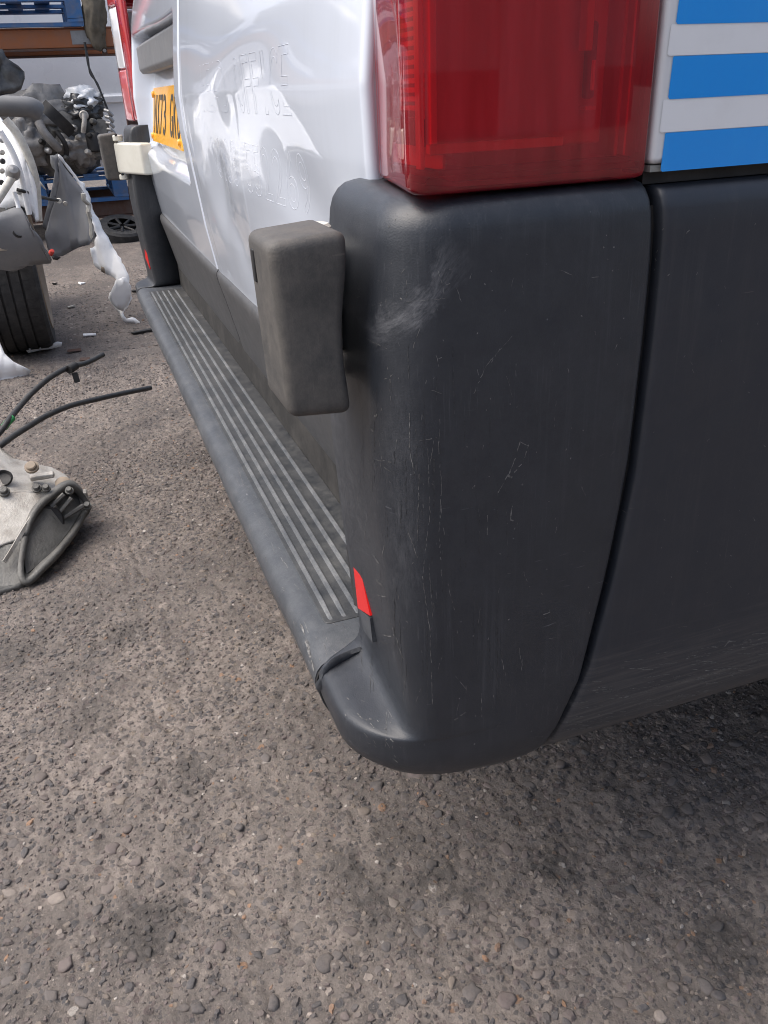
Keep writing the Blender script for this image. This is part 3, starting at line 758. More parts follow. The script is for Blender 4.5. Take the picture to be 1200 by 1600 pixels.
for q in (a_, b_, c_): q.parent = fl; q.matrix_parent_inverse = fl.matrix_parent_inverse.copy(); q.matrix_parent_inverse = Matrix.Identity(4)

# ---- handle/lamp trim above the plate, number plate
tr_ = []
for x in (-1.085, -1.84):
    s = 1 if x > -1.2 else 1
    tr_ += [(x, .090, .992), (x, .078, .984), (x, .0775, .938), (x, .084, .929), (x, .125, .931), (x, .125, .994)]
trim = mesh('plate_lamp_trim', tr_, [(0, 1, 2, 3, 4, 5), (11, 10, 9, 8, 7, 6)] + [(i, (i + 1) % 6, 6 + (i + 1) % 6, 6 + i) for i in range(6)], M['handle_trim'], van, bevel=.003)
PZ0, PZ1, PY0, PY1, PXL, PXR = .786, .899, .0800, .0990, -1.795, -1.275
pt = math.atan2(PY1 - PY0, PZ1 - PZ0)
V = [(x, y + d, z) for d in (0, .004) for x, y, z in ((PXL, PY0, PZ0), (PXR, PY0, PZ0), (PXR, PY1, PZ1), (PXL, PY1, PZ1))]
plate = mesh('number_plate', V, [(0, 1, 2, 3), (7, 6, 5, 4)] + [(i, (i + 1) % 4, 4 + (i + 1) % 4, 4 + i) for i in range(4)], M['plate'], van, bevel=.001)
plate['label'] = 'yellow number plate with black characters'
def text_mesh(s, size, outline=0.0):
    cu = bpy.data.curves.new('txt', 'FONT'); cu.body = s; cu.size = size
    if outline: cu.fill_mode = 'NONE' if hasattr(cu, 'fill_mode') else cu.fill_mode; cu.bevel_depth = outline; cu.bevel_resolution = 0
    else: cu.extrude = .0004
    cu.resolution_u = 4
    o = bpy.data.objects.new('txt', cu); COL.objects.link(o)
    dg = bpy.context.evaluated_depsgraph_get(); me = bpy.data.meshes.new_from_object(o.evaluated_get(dg)); COL.objects.unlink(o); bpy.data.objects.remove(o)
    return me
slots = [0, 1, 2, 3, None, 4, 5, 6]; chars = 'NX73GKU'; cw = .057
for i, s in enumerate(slots):
    if s is None: continue
    me = text_mesh(chars[s], .1); co = np.array([v.co[:] for v in me.vertices]); lo, hi = co.min(0), co.max(0)
    x0 = PXL + .034 + i * .0585
    for v, c in zip(me.vertices, co):
        uu = x0 + (c[0] - lo[0]) / (hi[0] - lo[0]) * .046; ww = .019 + (c[1] - lo[1]) / (hi[1] - lo[1]) * .079
        tt = ww / (PZ1 - PZ0); v.co = (uu, PY0 + (PY1 - PY0) * tt - .0008 + (c[2] - lo[2]), PZ0 + ww)
    me.update(); ch = link('character', me, M['plate_char'], plate)
for x, z in ((PXL + .012, PZ0 + .012), (PXR - .035, PZ0 + .013), (PXL + .012, PZ1 - .014)):
    yb = PY0 + (PY1 - PY0) * (z - PZ0) / (PZ1 - PZ0)
    lathe('screw_cap', [(.0, .0), (.006, .0), (.0075, -.003), (.0075, -.006)], (x, yb - .005, z), (0, -1, 0), M['plate'], plate, n=12)

# ---- ghost lettering left by removed stickers, following the dented door
def ghost(s, x0, x1, z0, z1, mat, depth):
    n = len(s); adv = (x1 - x0) / n
    for i, ch in enumerate(s):
        if ch == ' ': continue
        me = text_mesh(ch, .1, depth); co = np.array([v.co[:] for v in me.vertices]); lo, hi = co.min(0), co.max(0)
        wd = adv * (.30 if ch in 'I1' else .80); xa = x0 + i * adv + (adv - wd) / 2
        X = xa + (co[:, 0] - lo[0]) / (hi[0] - lo[0]) * wd; Z = z0 + (co[:, 1] - lo[1]) / (hi[1] - lo[1]) * (z1 - z0)
        Y = door_y(X, Z) - .0001 + co[:, 2] * .02
        me.vertices.foreach_set('co', np.stack([X, Y, Z], -1).astype(np.float32).ravel()); me.update()
        link('ghost_letter', me, M[mat], near_door)
ghost('HEAD OFFICE', -.80, -.325, .858, .913, 'residue_dark', .00045)
ghost('0108 552269', -.80, -.305, .776, .828, 'residue', .00045)

# ---- scratches, chips and scuffs on the plastic (thin raised plastic burrs lying on the surface)
t = NT('scratch'); t.col(t.mix(t.ramp(t.noise(300, 3), .35, .65), (.04, .04, .043), (.20, .197, .19))); t.set(Roughness=.7); M['scratch'] = t.m
t = NT('scuff_haze'); t.col(t.mix(t.ramp(t.noise(300, 3), .35, .65), (.018, .019, .022), (.055, .057, .062))); t.set(Roughness=.6); M['haze_mark'] = t.m
dgr = bpy.context.evaluated_depsgraph_get(); dgr.update()
def marks(o, lines, mat='scratch', breakup=.25):
    bv = BVHTree.FromObject(o, dgr); V = []; F = []
    inv = o.matrix_world.inverted()
    for pts, wd in lines:
        P = []
        for i in range(len(pts) - 1):
            (u0, v0), (u1, v1) = pts[i], pts[i + 1]; n = max(2, int(math.hypot(u1 - u0, v1 - v0) / 5))
            for k in range(n): P.append((u0 + (u1 - u0) * k / n + random.uniform(-.7, .7), v0 + (v1 - v0) * k / n + random.uniform(-.7, .7)))
        P.append(pts[-1]); H = []
        for u, v in P:
            d = (FW + RT * ((u - 600) / FPX) + UP * ((800 - v) / FPX)).normalized(); loc, nr, _, _ = bv.ray_cast(CP, d)
            if loc is None or (loc - CP).length > 1.6: H.append(None); continue
            if nr.dot(d) > 0: nr = -nr
            H.append((loc + nr * .00025, nr))
        for i in range(len(H) - 1):
            if H[i] is None or H[i + 1] is None or random.random() < breakup: continue
            a, b = H[i][0], H[i + 1][0]
            if (a - b).length > .03: continue
            sd = (b - a).cross(H[i][1]).normalized() * wd * random.uniform(.5, 1.1) / 2
            q = len(V); V += [a - sd, a + sd, b + sd, b - sd]; F.append((q, q + 1, q + 2, q + 3))
    s_ = mesh('scratch_marks', V, F, M[mat], o); s_['kind'] = 'stuff'; return s_
CL = [([(812, 690), (805, 715), (795, 740), (778, 770)], .0008), ([(826, 695), (818, 720), (800, 742)], .0008), ([(812, 690), (826, 697)], .0006), ([(800, 790), (798, 812), (806, 815)], .0009), ([(792, 742), (800, 746)], .0012),
      ([(800, 525), (760, 570), (740, 615)], .0004), ([(783, 540), (768, 566)], .0006), ([(640, 640), (640, 700), (648, 745)], .0005), ([(688, 640), (685, 700), (690, 760), (686, 830), (690, 900)], .0005),
      ([(668, 700), (672, 800), (660, 900), (672, 990)], .0004), ([(655, 740), (652, 850)], .0004), ([(612, 975), (632, 1035)], .0006), ([(670, 880), (676, 960), (672, 1000), (676, 1100)], .0004), ([(650, 690), (690, 682)], .0005),
      ([(848, 960), (866, 954)], .0008), ([(845, 1000), (868, 996)], .0005), ([(784, 1030), (790, 1055)], .0006), ([(585, 650), (594, 645)], .0018), ([(578, 668), (584, 674)], .0014), ([(573, 716), (579, 722)], .0012), ([(586, 718), (612, 722)], .0005),
      ([(706, 1128), (728, 1112)], .0012), ([(600, 992), (618, 996)], .0010), ([(585, 868), (592, 880)], .0012), ([(588, 905), (600, 918)], .0012), ([(590, 930), (603, 932)], .0008), ([(740, 1162), (744, 1163)], .0022), ([(828, 1152), (848, 1150), (868, 1168)], .0004)]
for _ in range(150):
    u = 560 + 420 * random.random() ** 1.7; v = random.uniform(420, 1140); L = random.expovariate(1 / 14) + 3
    a = random.gauss(math.pi / 2, .25) if random.random() < .75 else random.uniform(0, math.pi)
    CL.append(([(u, v), (u + L * math.cos(a), v + L * math.sin(a))], random.uniform(.00018, .0005)))
for _ in range(90): u, v = random.uniform(545, 990), random.uniform(330, 1170); CL.append(([(u, v), (u + random.uniform(-2, 2), v + 2.2)], random.uniform(.0004, .0013)))
for _ in range(22): u = random.uniform(535, 640); v = 1105 + (u - 535) * .75 + random.gauss(0, 14); CL.append(([(u, v), (u + random.uniform(2, 9), v + random.uniform(2, 9))], random.uniform(.0004, .0014)))
marks(corner, CL)
HZ = []
for _ in range(60):
    u = random.uniform(560, 800); v = random.uniform(520, 1050); L = random.uniform(20, 120)
    HZ.append(([(u, v), (u + random.uniform(-3, 3), v + L)], random.uniform(.0003, .0007)))
marks(corner, HZ, 'haze_mark', .35)
KL = [([(1136, 1001), (1174, 1003)], .0007), ([(1087, 1032), (1121, 1034)], .0006), ([(1097, 1047), (1151, 1044)], .0008), ([(967, 1043), (1020, 1046)], .0005), ([(926, 1078), (956, 1077)], .0007), ([(1009, 1075), (1046, 1072)], .0006), ([(881, 1129), (904, 1127)], .0008), ([(1140, 1000), (1132, 1010)], .0012)]
for _ in range(170):
    u = random.uniform(880, 1260); lo = 1160 - (u - 860) * .31; v = lo - abs(random.gauss(0, 42)) - 6; L = random.uniform(6, 45)
    KL.append(([(u, v), (u + L, v - L * random.uniform(.02, .16))], random.uniform(.0002, .0006)))
for _ in range(60): u, v = random.uniform(1020, 1195), random.uniform(310, 1000); CL_ = random.uniform(1, 6); KL.append(([(u, v), (u + random.uniform(-CL_, CL_), v + random.uniform(1.5, CL_ + 1.6))], random.uniform(.0002, .0007)))
marks(skirt, KL)
SL = [([(478, 1000), (484, 1022), (491, 1048)], .004), ([(470, 975), (476, 992)], .002)]
for _ in range(380):
    tt = random.random(); x = -.14 - 1.3 * tt ** 1.5; y = random.uniform(-.013, .10); zc = .4335 if y > .012 else .425
    d = Vector((x, y, zc)) - CP; z_ = d.dot(FW); u, v = 600 + FPX * d.dot(RT) / z_, 800 - FPX * d.dot(UP) / z_; L = random.uniform(3, 22); a = random.uniform(.3, 1.5)
    SL.append(([(u, v), (u + L * math.cos(a), v + L * math.sin(a))], random.uniform(.0002, .0007)))
marks(step, SL)

# ================================================================== BACKGROUND OF THE YARD
M['blue_wood'] = mat_simple('blue_painted_wood', (.035, .13, .32), .65, amt=.5, sc=18, dirt=(.20, .17, .14), bump=.4)
M['orange'] = mat_simple('orange_rack_steel', (.36, .115, .035), .5, amt=.55, sc=9, dirt=(.20, .12, .09), coat=.2)
M['alu'] = mat_simple('cast_aluminium', (.46, .44, .405), .52, .35, amt=.70, sc=24, dirt=(.17, .145, .12), bump=.5)
M['alu_dirty'] = mat_simple('oily_cast_aluminium', (.15, .147, .138), .6, .3, amt=.6, sc=20, dirt=(.035, .032, .03), bump=.6)
M['wrap'] = mat_simple('black_shrink_wrap', (.030, .031, .034), .15, amt=.5, sc=9, dirt=(.20, .195, .185), bump=.5)
M['greywrap'] = mat_simple('dusty_grey_wrap', (.26, .25, .24), .32, amt=.5, sc=12, dirt=(.05, .047, .045), bump=.6)
M['whitewrap'] = mat_simple('white_plastic_sheet', (.88, .89, .90), .3, amt=.3, sc=16, dirt=(.35, .35, .35), bump=.6)
M['wreck_white'] = mat_simple('wreck_white_paint', (.84, .85, .86), .35, amt=.15, sc=10, dirt=(.45, .44, .42), coat=.5, bump=.05)
M['liner'] = mat_simple('grey_arch_liner', (.17, .175, .185), .6, amt=.35, sc=12, dirt=(.28, .27, .26), bump=.2)
M['tan'] = mat_simple('tan_dust_rim', (.30, .24, .18), .7, amt=.4, sc=20)
M['tyre'] = mat_simple('tyre_rubber', (.022, .022, .023), .75, amt=.5, sc=30, dirt=(.075, .072, .07), bump=.3)
M['cable'] = mat_simple('cable_sheath', (.022, .022, .023), .5, amt=.4, sc=40, dirt=(.08, .078, .07))
M['green'] = mat_simple('green_tape', (.03, .32, .09), .5, amt=.2)
M['red_plastic'] = mat_simple('red_plug', (.65, .06, .04), .4, amt=.2)
M['foam'] = mat_simple('cream_foam_strip', (.62, .60, .54), .7, amt=.4, sc=30)
M['burlap'] = mat_simple('brown_sack', (.14, .12, .09), .85, amt=.5, sc=22, dirt=(.05, .05, .045), bump=.8)

M['grey_steel'] = mat_simple('bare_grey_metal', (.34, .34, .34), .45, .6, amt=.3, sc=25)
# ---- unseen building added behind the viewer, to be mirrored in lamp lens and plastic
M['rust'] = mat_simple('rusty_steel', (.10, .05, .035), .75, amt=.5, sc=20)
M['wreck_grey'] = mat_simple('primer_grey_inner', (.30, .305, .32), .5, amt=.25, sc=7, dirt=(.15, .15, .15), bump=.1)
M['cladding'] = mat_simple('grey_profiled_cladding', (.26, .27, .28), .5, amt=.3, sc=1.2)
wh = empty('added_warehouse', (15.5, 0, 0), 'long grey clad building, added unseen behind the viewer for reflections', 'building')
box('plinth_wall', (15.0, -14, 0), (15.3, 16, 1.1), M['rust'], wh)
box('roof_edge', (14.7, -14.2, 4.601), (19, 16.2, 4.85), M['wreck_grey'], wh)
for k in range(30): box('cladding_panel', (15.02 + .03 * (k % 2), -14 + k, 1.101), (15.28, -13.0 + k - .01, 4.6), M['cladding'], wh)
for k in range(3): box('shutter_door', (14.96, -9 + k * 8, 0.01), (15.0, -5.2 + k * 8, 3.4), M['wreck_grey'], wh)
M['far_white'] = mat_simple('far_white_paint', (.86, .87, .88), .3, amt=.08, sc=3, coat=.6, bump=0)
# ---- a second white van parked behind the rack (it also shows in the shiny door)
pv = empty('parked_van', (-9.2, -2.5, 0), 'plain white van side far behind the pallet rack', 'van')
pr = [(-8.30, .30), (-8.24, .40), (-8.23, .80), (-8.225, .858), (-8.205, .866), (-8.200, .912), (-8.222, .922), (-8.228, .935), (-8.215, 1.10), (-8.21, 1.5), (-8.25, 2.0), (-8.38, 2.5)]
V = []
for i in range(30):
    y = -7.5 + 10.2 * i / 29
    for x, z in pr: V.append((x, y, z))
mesh('body_side', V, grid_faces(30, len(pr)), M['far_white'], pv, smooth=True, angle=25)
box('body_shell', (-10.1, -7.5, .32), (-8.40, 2.7, 2.55), M['side'], pv, bevel=.05, seg=3)
for y in (-6.4, 1.9):
    lathe('wheel', [(.18, -.1), (.29, -.1), (.33, -.06), (.33, .06), (.29, .1), (.18, .1), (.0, .09)], (-8.36, y, .33), (1, 0, 0), M['tyre'], pv, n=32)

# ---- pallet rack
rack = empty('pallet_rack', (-6.7, -2.8, 0), 'orange steel pallet rack beam with rusty end bracket', 'rack')
XR = -6.2; zb0, zb1 = 1.200, 1.312; YE = .43
def beam(name, x, z0, z1, y0, y1, mat):
    b = box(name, (x - .05, y0, z0), (x, y1, z1), mat, rack, bevel=.006)
    box('beam_flange', (x - .052, y0 + .001, z0 - .012), (x + .014, y1 - .002, z0 - .001), M['rust'], b)
    box('beam_lip', (x - .03, y0 + .001, z1 + .001), (x + .006, y1 - .002, z1 + .008), mat, b)
    return b
b1 = beam('beam', XR, zb0, zb1, -5.9, YE, M['orange'])
box('label_patch', (XR + .0005, .085, zb0 + .02), (XR + .0025, .215, zb1 - .012), M['grey_steel'], b1)
beam('beam', XR - .95, zb0, zb1, -5.9, YE, M['orange'])
beam('beam', XR, .135, .235, -5.9, YE, M['rust']); beam('beam', XR - .95, .135, .235, -5.9, YE, M['rust'])
for x in (XR + .005, XR - 1.0):
    for y in (YE + .001, -2.75, -5.95):
        u_ = box('upright', (x - .09, y, 0.0), (x - .005, y + .085, 2.9), M['rust'], rack, bevel=.004)
br_ = box('end_bracket', (XR + .0005, .265, zb0 - .045), (XR + .012, .300, zb1 - .02), M['rust'], rack, bevel=.003)
for k in range(3):
    lathe('bolt', [(.0, .012), (.011, .012), (.013, .008), (.013, 0)], (XR + .012, .282, zb0 - .02 + .045 * k), (1, 0, 0), M['grey_steel'], br_, n=8)

# ---- pallets (boards and blocks one by one)
def make_pallet(loc, label, mat, lx=1.0, ly=1.2):
    p = empty('pallet', loc, label, 'pallet', 'blue pallets in the rack'); x0, y0, z0 = loc
    def bd(a, b, nm): return box(nm, (x0 + a[0], y0 + a[1], z0 + a[2]), (x0 + b[0], y0 + b[1], z0 + b[2]), mat, p, jit=.003)
    for k in range(3):
        yy = (ly - .1) * k / 2; bd((0, yy, 0), (lx, yy + .1, .020), 'bottom_board')
    for k in range(3):
        for q in range(3):
            yy = (ly - .1) * k / 2; xx = (lx - .1) * q / 2; bd((xx, yy, .022), (xx + .1, yy + .1, .118), 'block')
    for q in range(3):
        xx = (lx - .1) * q / 2; bd((xx, 0, .120), (xx + .1, ly, .140), 'stringer_board')
    for k in range(7):
        yy = (ly - .1) * k / 6; bd((0, yy, .142), (lx, yy + .1, .162), 'top_board')
    # bottom boards across the front and back
    bd((0.002, 0, -.022), (.1, ly, -.002), 'bottom_board'); bd((lx - .1, 0, -.022), (lx - .002, ly, -.002), 'bottom_board')
    return p
upz = zb1 + .034
make_pallet((XR - .95, -1.02, upz), 'blue wooden pallet resting on the orange rack beam at top left', M['blue_wood'])
make_pallet((XR - .95, -2.35, upz), 'blue wooden pallet added further along the beam, unseen past the left edge, for reflections', M['blue_wood'])  # unseen pallet added for light and the door's reflection
make_pallet((XR - .95, -.92, .262), 'blue wooden pallet carrying the wrapped engine', M['blue_wood'])
make_pallet((XR - .95, -2.30, .262), 'blue wooden pallet added low in the rack, unseen past the left edge, for reflections', M['blue_wood'])  # also unseen, added for what the door mirrors
def lump(name, c, r, mat, parent=None, amp=.25, sc=3.0, n=3, seed=0, flat=0.0, sharp=None):
    bm = bmesh.new(); bmesh.ops.create_icosphere(bm, subdivisions=n, radius=1)
    co = np.array([v.co[:] for v in bm.verts])
    d = 1 + amp * vnoise(co[:, 0] * sc, co[:, 1] * sc, co[:, 2] * sc, seed) + amp * .5 * vnoise(co[:, 0] * sc * 2.6, co[:, 1] * sc * 2.6, co[:, 2] * sc * 2.6, seed + 1)
    if sharp: d = d + sharp * np.abs(vnoise(co[:, 0] * sc * 1.7, co[:, 1] * sc * 1.7, co[:, 2] * sc * 1.7, seed + 2))
    for v, q, k in zip(bm.verts, co, d):
        z = q[2] * k
        if flat: z = max(z, -flat)
        v.co = (c[0] + q[0] * k * r[0], c[1] + q[1] * k * r[1], c[2] + z * r[2])
    me = bpy.data.meshes.new(name); bm.to_mesh(me); bm.free(); me.polygons.foreach_set('use_smooth', [True] * len(me.polygons))
    o = link(name, me, mat, parent); return o
# loads that stand on the shelves out of the left edge (seen mirrored in the van's door)
for y, sd in ((-.55, 1), (-1.75, 2)):
    q = lump('wrapped_load', (XR - .50, y, upz + .162 + .22), (.36, .46, .25), M['wrap'], amp=.12, sc=2.2, seed=sd, flat=.9)
    tag(q, 'black wrapped load on the upper pallet ' + ('nearer the rack end' if sd == 1 else 'farther along the rack'), 'load')

# ---- engine wrapped in plastic on the lower pallet
eng = empty('engine', (-6.55, -.15, .424), 'dirty dismantled engine in torn grey and black plastic wrap on a pallet', 'engine')
XE = -6.1
def E_(u, v, x=XE): return at(u, v, x=x)
c = E_(95, 215); lump('block', (c.x - .22, c.y, .64), (.24, .27, .24), M['alu_dirty'], eng, amp=.22, sc=3.2, n=4, seed=3, flat=.9, sharp=.25)
c = E_(60, 175); lump('torn_wrap', (c.x - .16, c.y, c.z - .02), (.17, .30, .14), M['greywrap'], eng, amp=.30, sc=3.4, n=4, seed=8, sharp=.4)
c = E_(120, 230); lump('torn_wrap', (c.x - .05, c.y, c.z), (.12, .15, .10), M['greywrap'], eng, amp=.30, sc=3.4, n=4, seed=12, sharp=.5)
c = E_(40, 225); lump('torn_wrap', (c.x - .04, c.y, c.z), (.12, .13, .15), M['greywrap'], eng, amp=.30, sc=3.4, n=4, seed=14, sharp=.5)
c = E_(128, 172); lump('black_wrap', (c.x - .08, c.y, c.z), (.12, .13, .085), M['wrap'], eng, amp=.25, sc=3.6, n=4, seed=19, sharp=.4)
c = E_(128, 148); lump('white_sheet', (c.x - .12, c.y, c.z - .04), (.14, .115, .085), M['whitewrap'], eng, amp=.28, sc=3.2, n=4, seed=23, sharp=.3)
# belt-like strap, hose, oil filter housing, manifold runners, lever
def ribbon(name, pts, wdt, mat, parent, th=.006, up=Vector((0, 0, 1))):
    pts = curve_pts(pts, 6); V = []
    for i, p in enumerate(pts):
        t_ = (pts[min(i + 1, len(pts) - 1)] - pts[max(i - 1, 0)]).normalized(); s_ = t_.cross(Vector((1, 0, 0))).normalized(); n_ = t_.cross(s_).normalized()
        V += [p + s_ * wdt / 2, p - s_ * wdt / 2, p - s_ * wdt / 2 - n_ * th, p + s_ * wdt / 2 - n_ * th]
    F = []
    for i in range(len(pts) - 1):
        for k in range(4): F.append((i * 4 + k, i * 4 + (k + 1) % 4, i * 4 + 4 + (k + 1) % 4, i * 4 + 4 + k))
    F += [(0, 1, 2, 3), tuple(len(V) - 4 + k for k in (3, 2, 1, 0))]
    return mesh(name, V, F, mat, parent, smooth=True, angle=40)
ribbon('strap', [E_(66, 163, -5.95), E_(80, 176, -5.92), E_(98, 193, -5.93), E_(113, 208, -5.97)], .075, M['black'], eng)
tube('hose', curve_pts([E_(60, 190, -5.96), E_(68, 205, -5.94), E_(80, 220, -5.94), E_(92, 232, -5.98)], 6), .028, M['greywrap'], eng, n=10)
tube('hose', curve_pts([E_(88, 205, -5.97), E_(100, 222, -5.95), E_(104, 240, -5.99), E_(96, 252, -6.0)], 6), .016, M['black'], eng, n=8)
lathe('oil_filter', [(.0, .0), (.05, .0), (.062, .01), (.064, .10), (.05, .12), (.0, .12)], E_(152, 232, -6.03) - Vector((0, 0, .02)), (0, 0, 1), M['black'], eng, n=24)
lathe('pulley', [(.0, .0), (.03, .0), (.05, .005), (.052, .03), (.0, .03)], E_(158, 200, -6.02), (1, 0, .2), M['alu_dirty'], eng, n=24)
tube('lever', curve_pts([E_(131, 178, -5.93), E_(132, 188, -5.92), E_(131, 198, -5.92), E_(130, 207, -5.93)], 5), .016, M['alu'], eng, n=10)
lathe('lever_eye', [(.0, .02), (.024, .02), (.03, .014), (.03, 0)], E_(131, 180, -5.94), (1, 0, 0), M['alu'], eng, n=18)
for k in range(5):
    a0, a1 = E_(164 + k * 1.5, 172 + k * 10, -5.99), E_(176 + k * 1.0, 181 + k * 9, -5.97)
    tube('manifold_runner', [a0, (a0 + a1) / 2 + Vector((.02, 0, .01)), a1], .012, M['grey_steel'], eng, n=8)
for (u, v, r) in ((115, 200, .022), (141, 212, .018), (108, 226, .02), (122, 214, .016), (75, 235, .02), (90, 252, .017), (138, 238, .02), (146, 190, .02), (104, 246, .014), (66, 222, .018)):
    lathe('fitting', [(.0, .03), (r * .6, .03), (r, .02), (r, -.02)], E_(u, v, -5.99), (1, random.uniform(-.5, .5), random.uniform(-.3, .5)), random.choice([M['alu'], M['alu_dirty'], M['black'], M['grey_steel']]), eng, n=10)

# ---- black plastic trim pieces and pipe on the near side of the engine
tr1 = sheet('bumper_trim', [(-60, 70), (0, 80), (12, 92), (28, 102), (38, 112), (39, 122), (33, 140), (22, 146), (8, 148), (0, 150), (-60, 155)], [-5.2] * 11, M['wrap'], None, .03, .05, cuts=3, scale=6)
tag(tr1, 'torn black plastic bumper trim at the left edge above the engine', 'car part')
pp = tube('bumper_beam', curve_pts([E_(-70, 168, -5.5), E_(-20, 166, -5.5), E_(20, 166, -5.5), E_(48, 168, -5.5), E_(58, 174, -5.52)], 5), .058, M['liner'], None, n=14)
tag(pp, 'thick dark grey tubular bumper beam lying left of the engine', 'car part')
hb = tube('hanging_cable', curve_pts([at(132, 66, x=-6.16), at(135, 85, x=-6.15), at(139, 105, x=-6.14), at(147, 122, x=-6.13), at(158, 145, x=-6.12), at(166, 165, x=-6.12), at(176, 192, x=-6.1)], 6), .007, M['cable'], None, n=6)
tag(hb, 'thin black cable hanging from the orange beam, rightmost strand', 'cable')
hb2 = tube('hanging_cable', curve_pts([at(133, 66, x=-6.17), at(138, 95, x=-6.17), at(141, 115, x=-6.17), at(152, 130, x=-6.15), at(160, 150, x=-6.14)], 6), .006, M['cable'], None, n=6)
tag(hb2, 'shorter looped black cable hanging left of the other under the beam', 'cable')
sk = lump('sack', at(148, 18, x=-6.12) + Vector((-.06, 0, .0)), (.07, .075, .20), M['burlap'], None, amp=.25, sc=2.6, n=4, seed=31)
tag(sk, 'rough brown sack hanging at the end of the orange beam', 'sack')
# small dark loose parts under the rack
al = empty('alloy_wheel', at(183, 352, x=-5.9), 'small dark spoked wheel lying under the rack by the van', 'wheel')
cw_ = at(183, 350, x=-5.9); cw_.z = .085; al.location = cw_
lathe('tyre', [(.10, -.04), (.15, -.045), (.165, -.03), (.165, .03), (.15, .045), (.10, .04)], cw_ + Vector((0, .03, -.02)), (.35, .1, 1), M['tyre'], al, n=32)
for k in range(7):
    a = 2 * math.pi * k / 7; ax = Vector((.35, .1, 1)).normalized(); e1 = ax.orthogonal().normalized(); e2 = ax.cross(e1); d = e1 * math.cos(a) + e2 * math.sin(a)
    tube('spoke', [cw_ + Vector((0, .03, -.02)) + ax * .03 + d * .02, cw_ + Vector((0, .03, -.02)) + ax * .035 + d * .105], .010, M['black'], al, n=6)
for (u, v, L, hgt, lab) in ((120, 372, .22, .02, 'thin black plastic strip on the ground behind the torn wing'), (172, 330, .34, .05, 'dark flat scrap piece under the lower rack beam')):
    p = at(u, v, z=.02 if hgt < .03 else .04); o = box('plastic_scrap', (p.x - .05, p.y - L / 2, .003), (p.x + .05, p.y + L / 2, hgt), M['black'], None, bevel=.004, rot=Matrix.Rotation(.2, 3, 'Z'))
    tag(o, lab, 'scrap')

# ---- wrecked car front at the left edge
wr = empty('wrecked_car', (-3.2, -.6, 0), 'stripped white car front with bare inner wing and grey arch liner', 'car')
XW = -2.95
sheet('inner_wing', [(-90, 120), (-40, 150), (0, 182), (20, 205), (40, 240), (52, 272), (58, 296), (62, 345), (56, 348), (47, 330), (30, 322), (0, 335), (-90, 360)], [-3.2, -3.15, -3.1, -3.05, -3.0, -2.98, -2.97, -2.95, -2.95, -2.95, -2.95, -2.95, -2.95], M['wreck_white'], wr, .02, .012, cuts=3, scale=5)
e_ = [at(u, v, x=-2.97) for u, v in ((8, 186), (26, 208), (42, 238), (52, 266), (57, 292), (60, 345))]
tube('wing_flange', curve_pts(e_, 6), .014, M['foam'], wr, n=8)
e_ = [at(u, v, x=-2.93) for u, v in ((0, 205), (18, 235), (30, 265), (38, 300), (46, 335))]
tube('wing_crease', curve_pts(e_, 6), .010, M['wreck_white'], wr, n=8)
sheet('arch_liner', [(-60, 345), (-20, 335), (8, 326), (24, 321), (36, 322), (46, 338), (62, 368), (80, 398), (78, 404), (58, 406), (36, 412), (22, 418), (8, 416), (-20, 410), (-60, 415)], -2.80, M['liner'], wr, .010, .012, lambda y, z: .12 * math.sin(max(0, min(1, (z - .33) / .25)) * 2.2), cuts=3, scale=7)
sheet('broken_bracket', [(-20, 350), (2, 348), (14, 352), (26, 366), (22, 376), (18, 386), (10, 390), (-20, 392)], -2.70, M['foam'], wr, .012, .012, cuts=2)
lathe('socket', [(.0, -.01), (.018, -.01), (.024, .0), (.024, .02), (.018, .024)], at(28, 362, x=-2.70), (1, .3, .3), M['black'], wr, n=16)
for (u, v) in ((3, 219), (3, 238), (4, 252), (3, 267), (2, 285), (20, 268), (36, 299), (30, 300)):
    lathe('bolt', [(.0, .010), (.006, .010), (.009, .006), (.010, 0)], at(u, v, x=-2.94), (1, .1, .2), random.choice([M['grey_steel'], M['black'], M['alu']]), wr, n=10)
tube('strut_arm', curve_pts([at(22, 272, x=-2.90), at(12, 288, x=-2.88), at(3, 302, x=-2.86), at(-10, 322, x=-2.84)], 5), .014, M['foam'], wr, n=10)
lathe('ball_joint', [(.0, .03), (.016, .026), (.024, .012), (.024, -.012)], at(20, 270, x=-2.90), (.8, .2, .5), M['grey_steel'], wr, n=14)
tube('brake_hose', curve_pts([at(22, 300, x=-2.90), at(28, 320, x=-2.89), at(30, 340, x=-2.86)], 5), .008, M['wreck_white'], wr, n=8)
tube('tie_rod', curve_pts([at(26, 296, x=-2.92), at(40, 300, x=-2.93), at(58, 306, x=-3.1), at(78, 311, x=-3.3), at(90, 313, x=-3.4)], 5), .006, M['black'], wr, n=8)
sheet('side_strip', [(61, 281), (66, 287), (70, 293), (73, 297), (69, 295), (63, 289)], -3.15, M['foam'], wr, .006, .002)
